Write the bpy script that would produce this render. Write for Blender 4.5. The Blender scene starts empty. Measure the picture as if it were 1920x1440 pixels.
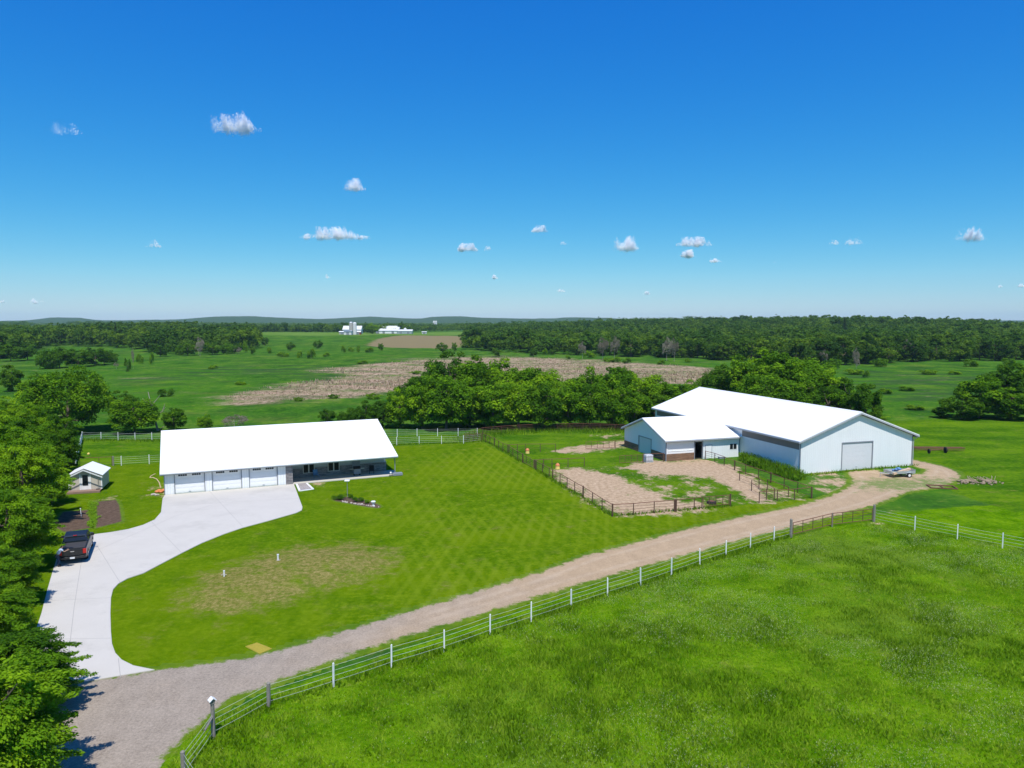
import bpy, math, random
import numpy as np
from mathutils import Vector, Matrix
R = math.radians
random.seed(7); rng = np.random.default_rng(7)
scene = bpy.context.scene
col = scene.collection

# ------------------------------------------------------------------ camera, sky, sun, exposure
H, FPX, HZ = 20.0, 1378.0, 603.0            # drone height in m, focal length in photo pixels, horizon row
PITCH = math.atan((720 - HZ) / FPX)
CP, SP = math.cos(PITCH), math.sin(PITCH)
cam = bpy.data.objects.new('camera', bpy.data.cameras.new('camera'))
col.objects.link(cam); scene.camera = cam
cam.location = (0, 0, H); cam.rotation_euler = (R(90) - PITCH, 0, 0)
cam.data.sensor_width = 36; cam.data.lens = 36 * FPX / 1920
cam.data.clip_start = 0.5; cam.data.clip_end = 60000

SUN_EL, SUN_AZ = R(63), R(172)              # azimuth clockwise from +Y: the sun stands behind the camera
S = Vector((math.sin(SUN_AZ) * math.cos(SUN_EL), math.cos(SUN_AZ) * math.cos(SUN_EL), math.sin(SUN_EL)))
sun = bpy.data.objects.new('sun', bpy.data.lights.new('sun', 'SUN'))
col.objects.link(sun)
sun.data.energy = 4.6; sun.data.angle = R(0.5); sun.data.color = (1.0, 0.965, 0.90)
sun.rotation_euler = S.to_track_quat('Z', 'Y').to_euler()

world = bpy.data.worlds.new('World'); scene.world = world; world.use_nodes = True
wn, wl = world.node_tree.nodes, world.node_tree.links
wn.clear()
sky = wn.new('ShaderNodeTexSky'); sky.sky_type = 'NISHITA'; sky.sun_disc = False
sky.sun_elevation = SUN_EL; sky.sun_rotation = SUN_AZ
sky.altitude = 300; sky.air_density = 1.0; sky.dust_density = 0.25; sky.ozone_density = 3.0
hs = wn.new('ShaderNodeHueSaturation'); hs.inputs['Saturation'].default_value = 1.28; hs.inputs['Hue'].default_value = 0.492
bg = wn.new('ShaderNodeBackground'); bg.inputs['Strength'].default_value = 0.115
wo = wn.new('ShaderNodeOutputWorld')
wl.new(sky.outputs[0], hs.inputs['Color'])
sp_ = wn.new('ShaderNodeSeparateColor'); cb_ = wn.new('ShaderNodeCombineColor'); wl.new(hs.outputs[0], sp_.inputs[0]); wl.new(cb_.outputs[0], bg.inputs[0])
for k_, (gain, power) in enumerate(((0.60, 1.45), (0.73, 0.93), (0.84, 0.40))):      # a deep, saturated early-summer blue
    p_ = wn.new('ShaderNodeMath'); p_.operation = 'POWER'; m_ = wn.new('ShaderNodeMath'); m_.operation = 'MULTIPLY'
    wl.new(sp_.outputs[k_], p_.inputs[0]); p_.inputs[1].default_value = power; wl.new(p_.outputs[0], m_.inputs[0])
    m_.inputs[1].default_value = gain * 0.115 ** (power - 1); wl.new(m_.outputs[0], cb_.inputs[k_]); wl.new(bg.outputs[0], wo.inputs[0])
scene.view_settings.view_transform = 'Standard'; scene.view_settings.look = 'None'
scene.view_settings.exposure = 0.15; scene.view_settings.gamma = 1.0
scene.cycles.volume_bounces = 0; scene.cycles.max_bounces = 6; scene.cycles.transparent_max_bounces = 8

# ------------------------------------------------------------------ helpers
def P(px, py, z=0.0):
    """ground point seen at a photo pixel"""
    x = (px - 960) / FPX; v = (720 - py) / FPX
    t = (z - H) / (-SP + v * CP)
    return (x * t, (CP + v * SP) * t)
def pixel(x, y, z=0.0):
    z = z - H; dep = y * CP - z * SP
    return 960 + FPX * x / dep, 720 - FPX * (y * SP + z * CP) / dep

def tag(o, label=None, cat=None, group=None, kind=None):
    if label: o['label'] = label
    if cat: o['category'] = cat
    if group: o['group'] = group
    if kind: o['kind'] = kind
    return o
def empty(name, loc=(0, 0, 0), rz=0.0, label=None, cat=None, group=None):
    o = bpy.data.objects.new(name, None); col.objects.link(o)
    o.location = loc; o.rotation_euler = (0, 0, rz); o.empty_display_size = 0.3
    return tag(o, label, cat, group)
def link(name, me, parent=None, mats=()):
    for m in mats: me.materials.append(m)
    o = bpy.data.objects.new(name, me); col.objects.link(o)
    if parent: o.parent = parent
    return o
def copy_tree(o, parent=None):
    c = o.copy(); col.objects.link(c)
    if parent: c.parent = parent
    for ch in list(o.children):
        copy_tree(ch, c)
    return c

class MB:
    """collects shapes, links them as ONE mesh object"""
    def __init__(s): s.v = []; s.f = []; s.mi = []; s.cur = 0
    def add(s, vs, fs):
        n = len(s.v); s.v += [tuple(p) for p in vs]
        s.f += [tuple(i + n for i in f) for f in fs]; s.mi += [s.cur] * len(fs); return s
    def box(s, x0, x1, y0, y1, z0, z1):
        vs = [(x, y, z) for z in (z0, z1) for y in (y0, y1) for x in (x0, x1)]
        return s.add(vs, [(0, 2, 3, 1), (4, 5, 7, 6), (0, 1, 5, 4), (2, 6, 7, 3), (0, 4, 6, 2), (1, 3, 7, 5)])
    def tube(s, a, b, r0, r1=None, n=8, caps=True):
        a, b = Vector(a), Vector(b); r1 = r0 if r1 is None else r1
        d = (b - a).normalized(); t = d.orthogonal().normalized(); w = d.cross(t)
        vs = []
        for p, r in ((a, r0), (b, r1)):
            for k in range(n):
                q = 2 * math.pi * k / n + math.pi / n; vs.append(p + (t * math.cos(q) + w * math.sin(q)) * r)
        fs = [(k, (k + 1) % n, n + (k + 1) % n, n + k) for k in range(n)]
        if caps: fs += [tuple(range(n - 1, -1, -1)), tuple(range(n, 2 * n))]
        return s.add(vs, fs)
    def prism(s, pts, y0, y1):
        """outline of (x, z) points pushed from y0 to y1"""
        n = len(pts)
        vs = [(x, y0, z) for x, z in pts] + [(x, y1, z) for x, z in pts]
        return s.add(vs, [tuple(range(n)), tuple(range(2 * n - 1, n - 1, -1))] + [(k, n + k, n + (k + 1) % n, (k + 1) % n) for k in range(n)])
    def prismx(s, pts, x0, x1):
        n = len(pts)
        vs = [(x0, y, z) for y, z in pts] + [(x1, y, z) for y, z in pts]
        return s.add(vs, [tuple(range(n - 1, -1, -1)), tuple(range(n, 2 * n))] + [(k, (k + 1) % n, n + (k + 1) % n, n + k) for k in range(n)])
    def slab(s, pts, t):
        """flat polygon given in 3D, thickened downward by t"""
        n = len(pts)
        vs = list(pts) + [(x, y, z - t) for x, y, z in pts]
        return s.add(vs, [tuple(range(n)), tuple(range(2 * n - 1, n - 1, -1))] + [(k, n + k, n + (k + 1) % n, (k + 1) % n) for k in range(n)])
    def ball(s, c, r, sz=1.0, nu=10, nv=6, jit=0.0):
        vs = [(c[0], c[1], c[2] - r * sz)]
        for j in range(1, nv):
            ph = math.pi * j / nv - math.pi / 2
            for i in range(nu):
                th = 2 * math.pi * i / nu; k = r * (1 + random.uniform(-jit, jit))
                vs.append((c[0] + k * math.cos(ph) * math.cos(th), c[1] + k * math.cos(ph) * math.sin(th), c[2] + k * sz * math.sin(ph)))
        vs.append((c[0], c[1], c[2] + r * sz))
        fs = [(0, 1 + (i + 1) % nu, 1 + i) for i in range(nu)]
        for j in range(nv - 2):
            for i in range(nu):
                a = 1 + j * nu + i; b = 1 + j * nu + (i + 1) % nu
                fs.append((a, b, b + nu, a + nu))
        t = len(vs) - 1; o = 1 + (nv - 2) * nu
        fs += [(o + i, o + (i + 1) % nu, t) for i in range(nu)]
        return s.add(vs, fs)
    def build(s, name, mats, parent=None, bevel=0.0, smooth=False):
        me = bpy.data.meshes.new(name); me.from_pydata(s.v, [], s.f)
        if not isinstance(mats, (list, tuple)): mats = [mats]
        o = link(name, me, parent, mats)
        if len(mats) > 1: me.polygons.foreach_set('material_index', s.mi)
        if smooth: me.polygons.foreach_set('use_smooth', [True] * len(s.f))
        if bevel:
            b = o.modifiers.new('bevel', 'BEVEL'); b.width = bevel; b.segments = 2; b.limit_method = 'ANGLE'
        return o

def npmesh(name, v, f, attrs=None, smooth=False):
    """numpy vertices (n,3) and faces (m,k) to a mesh; attrs: name -> per-vertex float array"""
    me = bpy.data.meshes.new(name); n, m, k = len(v), len(f), f.shape[1]
    me.vertices.add(n); me.vertices.foreach_set('co', v.astype(np.float32).ravel())
    me.loops.add(m * k); me.loops.foreach_set('vertex_index', f.astype(np.int32).ravel())
    me.polygons.add(m); me.polygons.foreach_set('loop_start', np.arange(0, m * k, k, dtype=np.int32))
    if smooth: me.polygons.foreach_set('use_smooth', np.ones(m, dtype=bool))
    for an, av in (attrs or {}).items():
        a = me.attributes.new(an, 'FLOAT', 'POINT'); a.data.foreach_set('value', av.astype(np.float32))
    me.update(calc_edges=True); return me

def sdf(poly, X, Y):
    """signed distance to a polygon, positive inside"""
    p = np.array(poly, float); q = np.roll(p, -1, 0)
    best = np.full(X.shape, 1e18); inside = np.zeros(X.shape, bool)
    for (x0, y0), (x1, y1) in zip(p, q):
        dx, dy = x1 - x0, y1 - y0; t = np.clip(((X - x0) * dx + (Y - y0) * dy) / (dx * dx + dy * dy + 1e-12), 0, 1)
        best = np.minimum(best, (X - x0 - t * dx) ** 2 + (Y - y0 - t * dy) ** 2)
        c = ((y0 > Y) != (y1 > Y)) & (X < dx * (Y - y0) / (dy if dy else 1e-12) + x0); inside ^= c
    return np.where(inside, 1, -1) * np.sqrt(best)
def smooth_poly(pts, it=2):
    p = [tuple(q) for q in pts]
    for _ in range(it):
        r = []
        for i in range(len(p)):
            a, b = p[i], p[(i + 1) % len(p)]
            r += [(a[0] * .75 + b[0] * .25, a[1] * .75 + b[1] * .25), (a[0] * .25 + b[0] * .75, a[1] * .25 + b[1] * .75)]
        p = r
    return p
def vnoise(X, Y, sc, seed=0):
    """smooth value noise 0..1"""
    g = np.random.default_rng(seed).random((256, 256)); x = X / sc; y = Y / sc
    i = np.floor(x).astype(int); j = np.floor(y).astype(int); fx = x - i; fy = y - j
    fx = fx * fx * (3 - 2 * fx); fy = fy * fy * (3 - 2 * fy); i &= 255; j &= 255; i1 = (i + 1) & 255; j1 = (j + 1) & 255
    return (g[i, j] * (1 - fx) + g[i1, j] * fx) * (1 - fy) + (g[i, j1] * (1 - fx) + g[i1, j1] * fx) * fy

# ------------------------------------------------------------------ materials
class NT:
    def __init__(s, name, rough=0.8, spec=0.3):
        s.m = bpy.data.materials.new(name); s.m.use_nodes = True
        s.t = s.m.node_tree; s.b = s.t.nodes['Principled BSDF']; s.out = s.t.nodes['Material Output']
        s.b.inputs['Roughness'].default_value = rough; s.b.inputs['Specular IOR Level'].default_value = spec
    def n(s, ty, **kw):
        o = s.t.nodes.new(ty)
        for k, v in kw.items(): setattr(o, k, v)
        return o
    def l(s, a, b): s.t.links.new(a, b)
    def put(s, sock, v):
        if isinstance(v, bpy.types.NodeSocket): s.l(v, sock)
        elif isinstance(v, (tuple, list)): sock.default_value = tuple(v) if len(v) == len(sock.default_value) else (*v, 1)
        else: sock.default_value = v
    def pos(s, obj=False):
        if obj: return s.n('ShaderNodeTexCoord').outputs['Object']
        return s.n('ShaderNodeNewGeometry').outputs['Position']
    def noise(s, vec, scale, detail=4, rough=0.55, dist=0.0):
        o = s.n('ShaderNodeTexNoise'); s.put(o.inputs['Vector'], vec)
        for k, v in (('Scale', scale), ('Detail', detail), ('Roughness', rough), ('Distortion', dist)): o.inputs[k].default_value = v
        return o.outputs['Fac']
    def mapping(s, vec, scale=(1, 1, 1), rot=(0, 0, 0)):
        o = s.n('ShaderNodeMapping'); s.put(o.inputs['Vector'], vec)
        o.inputs['Scale'].default_value = scale; o.inputs['Rotation'].default_value = rot; return o.outputs[0]
    def math(s, op, a, b=0.0, c=None, clamp=False):
        o = s.n('ShaderNodeMath', operation=op, use_clamp=clamp); s.put(o.inputs[0], a); s.put(o.inputs[1], b)
        if c is not None: s.put(o.inputs[2], c)
        return o.outputs[0]
    def step(s, v, a, b):
        o = s.n('ShaderNodeMapRange', interpolation_type='SMOOTHSTEP'); s.put(o.inputs[0], v)
        s.put(o.inputs[1], a); s.put(o.inputs[2], b); return o.outputs[0]
    def mix(s, f, a, b, mode='MIX'):
        o = s.n('ShaderNodeMix', data_type='RGBA', blend_type=mode); s.put(o.inputs[0], f); s.put(o.inputs[6], a); s.put(o.inputs[7], b); return o.outputs[2]
    def attr(s, name): return s.n('ShaderNodeAttribute', attribute_name=name).outputs['Fac']
    def ramp(s, f, stops):
        o = s.n('ShaderNodeValToRGB'); s.put(o.inputs[0], f); e = o.color_ramp.elements
        while len(e) < len(stops): e.new(0.5)
        for k, (p, c) in zip(e, stops): k.position = p; k.color = (*c, 1)
        return o.outputs[0]
    def bump(s, h, strength=0.3, dist=0.05):
        o = s.n('ShaderNodeBump'); s.put(o.inputs['Height'], h); o.inputs['Strength'].default_value = strength
        o.inputs['Distance'].default_value = dist; s.l(o.outputs[0], s.b.inputs['Normal'])
    def color(s, c): s.put(s.b.inputs['Base Color'], c); return s

def simple(name, c, rough=0.7, metal=0.0, var=0.12, scale=2.0, spec=0.3):
    m = NT(name, rough, spec); f = m.noise(m.pos(True), scale, 5)
    m.color(m.mix(m.math('MULTIPLY', f, 1.0), [k * (1 - var) for k in c], [min(1, k * (1 + var)) for k in c]))
    m.b.inputs['Metallic'].default_value = metal; return m.m

def ribbed(name, c, pitch=0.23, axis='X', rough=0.45, strength=0.5, metal=0.0):
    """painted steel sheeting with raised ribs and faint weathering"""
    m = NT(name, rough, 0.4); p = m.pos(True)
    sx = m.n('ShaderNodeSeparateXYZ'); m.put(sx.inputs[0], p)
    a = {'X': sx.outputs[0], 'Y': sx.outputs[1]}.get(axis) if axis != 'XY' else m.math('ADD', sx.outputs[0], sx.outputs[1])
    fr = m.math('FRACT', m.math('DIVIDE', a, pitch))
    tri = m.math('ABSOLUTE', m.math('SUBTRACT', fr, 0.5))
    rib = m.step(tri, 0.36, 0.46)
    m.bump(rib, strength, 0.03)
    n1 = m.noise(m.mapping(p, (1.2, 1.2, 0.25)), 1.0, 5); n2 = m.noise(p, 0.15, 2)
    g = m.math('ADD', m.math('MULTIPLY', n1, 0.5), m.math('MULTIPLY', n2, 0.5))
    base = m.mix(g, [k * 0.88 for k in c], [min(1, k * 1.06) for k in c])
    m.color(m.mix(m.math('MULTIPLY', rib, 0.13), base, [k * .55 for k in c])); m.b.inputs['Metallic'].default_value = metal
    return m.m

M = {}
M['roof'] = ribbed('white_steel_roof', (0.90, 0.90, 0.90), 0.30, 'X', 0.4, 0.35)
M['roof_y'] = ribbed('white_steel_roof_long', (0.90, 0.90, 0.90), 0.30, 'Y', 0.4, 0.35)
M['siding'] = ribbed('white_steel_siding', (0.86, 0.87, 0.87), 0.30, 'XY', 0.5, 0.7)
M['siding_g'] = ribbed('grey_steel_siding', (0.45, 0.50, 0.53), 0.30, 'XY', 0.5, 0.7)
M['white'] = simple('white_paint', (0.78, 0.78, 0.77), 0.5)
M['doorwhite'] = simple('white_door_panel', (0.82, 0.82, 0.81), 0.5, 0, .05)
M['doorgrey'] = simple('pale_grey_door_panel', (0.66, 0.67, 0.68), 0.5, 0, .05)
M['trim'] = simple('grey_steel_trim', (0.24, 0.26, 0.29), 0.45)
M['trimlight'] = simple('light_grey_trim', (0.40, 0.41, 0.43), 0.5)
M['glass'] = simple('dark_window_glass', (0.012, 0.016, 0.018), 0.2, 0, .1, 2, 0.12)
M['dark'] = simple('dark_interior', (0.03, 0.028, 0.026), 0.9)
M['vinyl'] = simple('tan_window_frame', (0.62, 0.60, 0.54), 0.5)
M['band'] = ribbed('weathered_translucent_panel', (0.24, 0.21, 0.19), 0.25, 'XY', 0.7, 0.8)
M['rust'] = simple('rust_brown_pipe', (0.17, 0.072, 0.045), 0.75, 0, .35, 6)
M['pipe'] = simple('dark_brown_pipe', (0.105, 0.055, 0.038), 0.7, 0, .35, 6)
M['postwhite'] = simple('white_fence_post', (0.80, 0.80, 0.79), 0.6, 0, .05)
M['wire'] = simple('pale_fence_wire', (0.42, 0.46, 0.40), 0.6, 0, .05)
M['oldwood'] = simple('weathered_grey_wood', (0.23, 0.21, 0.18), 0.9, 0, .4, 9)
M['deckwood'] = simple('brown_deck_wood', (0.26, 0.17, 0.13), 0.85, 0, .3, 5)
M['tank'] = simple('white_plastic_tank', (0.74, 0.75, 0.76), 0.4)
M['orange'] = simple('orange_plastic', (0.60, 0.20, 0.07), 0.5)
M['yellow'] = simple('pale_yellow_plastic', (0.78, 0.58, 0.16), 0.5)
M['galv'] = simple('galvanised_metal', (0.55, 0.57, 0.58), 0.4, 0.6, .15, 4)
M['rubber'] = simple('black_rubber', (0.02, 0.02, 0.02), 0.85)
M['lumber'] = simple('new_lumber', (0.62, 0.45, 0.30), 0.8, 0, .2, 6)
M['bluetarp'] = simple('blue_tarp', (0.12, 0.25, 0.45), 0.6, 0, .2, 3)
M['rock'] = simple('pale_fieldstone', (0.42, 0.37, 0.32), 0.9, 0, .35, 3)
M['hose'] = simple('dark_hose', (0.10, 0.13, 0.05), 0.6)
M['silo'] = simple('white_concrete_silo', (0.62, 0.62, 0.61), 0.8, 0, .12, .6)
M['silogrey'] = simple('grey_concrete_silo', (0.40, 0.38, 0.35), 0.85, 0, .2, .6)
M['barnred'] = simple('red_barn_paint', (0.38, 0.08, 0.06), 0.8)
M['skin'] = simple('skin', (0.45, 0.27, 0.19), 0.6, 0, .05)
M['shirt'] = simple('pale_blue_shirt', (0.42, 0.52, 0.66), 0.9, 0, .1)
M['jeans'] = simple('dark_blue_jeans', (0.035, 0.05, 0.09), 0.9, 0, .15)
M['hair'] = simple('brown_hair', (0.05, 0.03, 0.02), 0.8)
M['shoe'] = simple('dark_shoe', (0.03, 0.025, 0.02), 0.7)
M['carpaint'] = simple('dark_grey_car_paint', (0.017, 0.018, 0.019), 0.3, 0.1, .1, 1, 0.5)
M['carroof'] = simple('dark_blue_car_paint', (0.012, 0.022, 0.045), 0.6, 0.0, .1, 1, 0.12)
M['chrome'] = simple('chrome', (0.6, 0.6, 0.6), 0.15, 1.0, .05)
M['taillight'] = simple('red_tail_light', (0.45, 0.02, 0.015), 0.2)
M['plate'] = simple('licence_plate', (0.7, 0.72, 0.74), 0.5)
M['headlight'] = simple('clear_lens', (0.6, 0.62, 0.65), 0.1)
M['bark'] = simple('grey_bark', (0.13, 0.10, 0.075), 0.95, 0, .4, 5)
M['deadwood'] = simple('bare_dead_wood', (0.33, 0.28, 0.24), 0.95, 0, .25, 5)

def stone_mat():
    m = NT('ledgestone_veneer', 0.85, 0.2); p = m.pos(True)
    b = m.n('ShaderNodeTexBrick'); sx = m.n('ShaderNodeSeparateXYZ'); m.put(sx.inputs[0], p)
    cb = m.n('ShaderNodeCombineXYZ'); m.l(m.math('ADD', sx.outputs[0], sx.outputs[1]), cb.inputs[0]); m.l(sx.outputs[2], cb.inputs[1])
    m.l(cb.outputs[0], b.inputs['Vector'])
    b.inputs['Scale'].default_value = 1; b.inputs['Brick Width'].default_value = 0.55; b.inputs['Row Height'].default_value = 0.12
    b.inputs['Mortar Size'].default_value = 0.008; b.inputs['Color1'].default_value = (0.10, 0.10, 0.105, 1)
    b.inputs['Color2'].default_value = (0.46, 0.43, 0.41, 1); b.inputs['Mortar'].default_value = (0.05, 0.05, 0.05, 1); b.offset = 0.37
    b.inputs['Bias'].default_value = -0.1
    m.color(m.mix(0.5, b.outputs[0], m.mix(m.noise(p, 6, 3), (0.05, 0.05, 0.06), (0.42, 0.38, 0.36)))); m.bump(b.outputs[1], -0.6, 0.04); return m.m
M['stone'] = stone_mat()
def wainscot():
    m = NT('brown_plank_wainscot', 0.9, 0.2); p = m.pos(True)
    n = m.noise(m.mapping(p, (.7, .7, 7)), 1.2, 5, .6)
    m.color(m.ramp(n, [(.3, (0.10, 0.06, 0.04)), (.55, (0.24, 0.14, 0.085)), (.75, (0.33, 0.22, 0.15))])); m.bump(n, .5, .03); return m.m
M['wainscot'] = wainscot()

def leaf_mat(name, dark, mid, light, objvar=0.35):
    m = NT(name, 0.75, 0.08)
    t = m.attr('tone'); oi = m.n('ShaderNodeObjectInfo').outputs['Random']
    f = m.math('ADD', m.math('MULTIPLY', t, 1 - objvar), m.math('MULTIPLY', oi, objvar))
    c = m.ramp(f, [(0.1, dark), (0.5, mid), (0.9, light)])
    m.color(c)
    tr = m.n('ShaderNodeBsdfTranslucent'); m.l(m.mix(1.0, c, (1.6, 1.7, 0.7), 'MULTIPLY'), tr.inputs[0])
    mx = m.n('ShaderNodeMixShader'); mx.inputs[0].default_value = 0.28
    m.l(m.b.outputs[0], mx.inputs[1]); m.l(tr.outputs[0], mx.inputs[2]); m.l(mx.outputs[0], m.out.inputs[0]); return m.m
M['leaf'] = leaf_mat('leaves_bright', (0.022, 0.076, 0.003), (0.090, 0.205, 0.004), (0.225, 0.370, 0.007))
M['leafdark'] = leaf_mat('leaves_dark', (0.022, 0.075, 0.004), (0.055, 0.140, 0.005), (0.110, 0.215, 0.008))
M['leaffar'] = leaf_mat('leaves_far_woods', (0.012, 0.040, 0.006), (0.046, 0.112, 0.008), (0.130, 0.215, 0.010), 0.4)
M['conifer'] = leaf_mat('conifer_needles', (0.008, 0.028, 0.012), (0.014, 0.042, 0.014), (0.028, 0.06, 0.016))
M['scrub'] = leaf_mat('grey_scrub_twigs', (0.14, 0.12, 0.09), (0.25, 0.21, 0.17), (0.34, 0.30, 0.24))
M['weed'] = leaf_mat('tall_weeds', (0.05, 0.14, 0.006), (0.12, 0.25, 0.008), (0.22, 0.36, 0.015))

# ---- grass colours, shared by the ground and by every sheet's fading edge
def lawn_color(m, p):
    big = m.noise(p, 0.07, 4, .6); mid = m.noise(p, 0.55, 5, .6); fine = m.noise(p, 5.5, 5, .7)
    base = m.ramp(m.math('ADD', m.math('MULTIPLY', mid, .38), m.math('MULTIPLY', m.noise(m.mapping(p, (1, 1, 1)), 2.4, 6, .75), .62)),
                  [(0.36, (0.036, 0.104, 0.001)), (0.5, (0.075, 0.146, 0.002)), (0.64, (0.146, 0.215, 0.008))])
    base = m.mix(m.step(big, .38, .66), base, m.mix(.55, base, (0.120, 0.185, 0.002)))
    out = base; sx_m = m.n('ShaderNodeSeparateXYZ'); m.put(sx_m.inputs[0], p); right_half = m.step(sx_m.outputs[0], -20, -4)
    for ang, per, k in ((8, 1.25, .27), (-17, 1.35, .23)):
        w = m.n('ShaderNodeTexWave', wave_type='BANDS', bands_direction='X'); w.inputs['Scale'].default_value = math.pi / per / 10
        m.l(m.mapping(p, rot=(0, 0, R(ang))), w.inputs['Vector']); w.inputs['Distortion'].default_value = 0.06
        w.inputs['Detail Scale'].default_value = 0.3
        st = m.math('MULTIPLY', m.step(w.outputs['Fac'], .50, .98), m.math('MULTIPLY', m.math('MULTIPLY', m.step(m.noise(p, .055 + k * .05, 3), .34, .56), k), m.math('ADD', m.math('MULTIPLY', right_half, .85), .12)))
        out = m.mix(st, out, (0.185, 0.25, 0.018))
    return out, fine

def ground_mat():
    m = NT('grassland', 1.0, 0.0); p = m.pos()
    lawn, fine = lawn_color(m, p)
    # marsh and fields
    n1 = m.noise(p, 0.012, 6, .6); n2 = m.noise(m.mapping(p, (1, .5, 1)), 0.09, 6, .65); n3 = m.noise(p, 0.9, 5, .7)
    marsh = m.ramp(m.math('ADD', m.math('MULTIPLY', n2, .6), m.math('MULTIPLY', n3, .4)),
                   [(0.40, (0.020, 0.074, 0.008)), (0.49, (0.040, 0.128, 0.009)), (0.60, (0.105, 0.195, 0.016))])
    marsh = m.mix(m.step(n1, .45, .62), marsh, m.mix(.5, marsh, (0.052, 0.158, 0.008)))
    c = marsh
    tuss = m.noise(m.mapping(p, (.55, 1, 1)), .055, 8, .8)
    marsh = m.mix(m.math('MULTIPLY', m.step(tuss, .53, .64), .55), marsh, (0.10, 0.125, 0.030)); c = marsh
    c = m.mix(m.math('MULTIPLY', m.step(m.noise(m.mapping(p, (.6, 1, 1)), .16, 7, .8), .53, .62), .55), c, (0.018, 0.066, 0.012))
    darkm = m.math('MULTIPLY', m.math('ADD', m.attr('dark'), .22), m.step(m.noise(m.mapping(p, (.3, 1, 1)), .11, 6, .7), .44, .58))
    c = m.mix(m.math('MULTIPLY', darkm, .85), c, (0.030, 0.070, 0.022))
    reedcol = m.ramp(m.noise(m.mapping(p, (1, .28, 1)), 0.8, 6, .75), [(0.37, (0.09, 0.095, 0.035)), (0.48, (0.32, 0.215, 0.15)), (0.63, (0.52, 0.365, 0.27))])
    rv = m.math('ADD', m.attr('reed'), m.math('MULTIPLY', m.math('SUBTRACT', m.noise(m.mapping(p, (.45, 1, 1)), 0.085, 8, .78), .5), 3.6))
    c = m.mix(m.math('MULTIPLY', m.step(rv, .30, 1.15), m.math('ADD', .58, m.math('MULTIPLY', m.step(tuss, .36, .56), .36))), c, reedcol)
    c = m.mix(m.math('MULTIPLY', m.attr('field'), .85), c, m.mix(n2, (0.085, 0.175, 0.022), (0.15, 0.235, 0.045)))
    pl = m.step(m.math('ADD', m.attr('plow'), m.math('MULTIPLY', m.math('SUBTRACT', n2, .5), .8)), .35, .7)
    c = m.mix(pl, c, m.mix(n3, (0.17, 0.145, 0.065), (0.24, 0.185, 0.105)))
    # near meadow (tall grass)
    mm = m.ramp(m.math('ADD', m.math('MULTIPLY', m.noise(p, .35, 5, .65), .55), m.math('MULTIPLY', m.noise(p, 3.2, 5, .7), .45)),
                [(0.40, (0.045, 0.125, 0.001)), (0.5, (0.085, 0.190, 0.002)), (0.60, (0.14, 0.250, 0.006))])
    mm = m.mix(m.math('MULTIPLY', m.step(m.noise(p, .05, 3), .5, .68), .5), mm, (0.13, 0.18, 0.03))
    jag = m.math('MULTIPLY', m.math('SUBTRACT', m.noise(p, .8, 5, .7), .5), 1.6)
    c = m.mix(m.step(m.math('ADD', m.attr('meadow'), jag), -.3, .3), c, mm)
    pad = m.mix(m.step(m.math('ADD', m.math('MULTIPLY', m.noise(m.mapping(p, (.5, 1, 1)), .13, 7, .72), .6), m.math('MULTIPLY', m.noise(p, 1.6, 5, .75), .4)), .40, .60), (0.030, 0.100, 0.004), (0.105, 0.195, 0.006))
    c = m.mix(m.step(m.math('ADD', m.attr('paddock'), jag), -.3, .3), c, pad)
    c = m.mix(m.step(m.math('ADD', m.attr('lawn'), m.math('MULTIPLY', jag, .3)), -.15, .15), c, lawn)
    # dried patch on the septic mound
    dn = m.math('ADD', m.attr('dry'), m.math('MULTIPLY', m.math('SUBTRACT', m.noise(p, .45, 6, .75), .5), 4.2))
    drycol = m.ramp(m.noise(p, 2.6, 6, .85), [(.36, (0.075, 0.105, 0.010)), (.5, (0.19, 0.165, 0.045)), (.66, (0.38, 0.28, 0.13))])
    c = m.mix(m.math('MULTIPLY', m.step(dn, .10, 1.25), .85), c, drycol)
    # trodden dirt
    dd = m.math('ADD', m.math('MULTIPLY', m.attr('dirt'), 1.55), m.math('MULTIPLY', m.math('SUBTRACT', m.noise(m.mapping(p, (1, .75, 1)), .42, 7, .78), .5), 3.8))
    dirt = m.ramp(m.noise(p, 2.2, 6, .75), [(.3, (0.22, 0.155, 0.085)), (.5, (0.42, 0.30, 0.19)), (.72, (0.58, 0.44, 0.31))])
    c = m.mix(m.math('MULTIPLY', m.step(dd, .42, .92), m.step(m.attr('dirt'), .02, .15)), c, dirt)
    m.color(c)
    hh = m.math('ADD', m.math('MULTIPLY', m.noise(p, 1.1, 6, .7), 1.0), m.math('MULTIPLY', m.noise(p, 9, 4, .7), .25))
    m.bump(hh, .55, .25); return m.m
M['ground'] = ground_mat()

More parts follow.
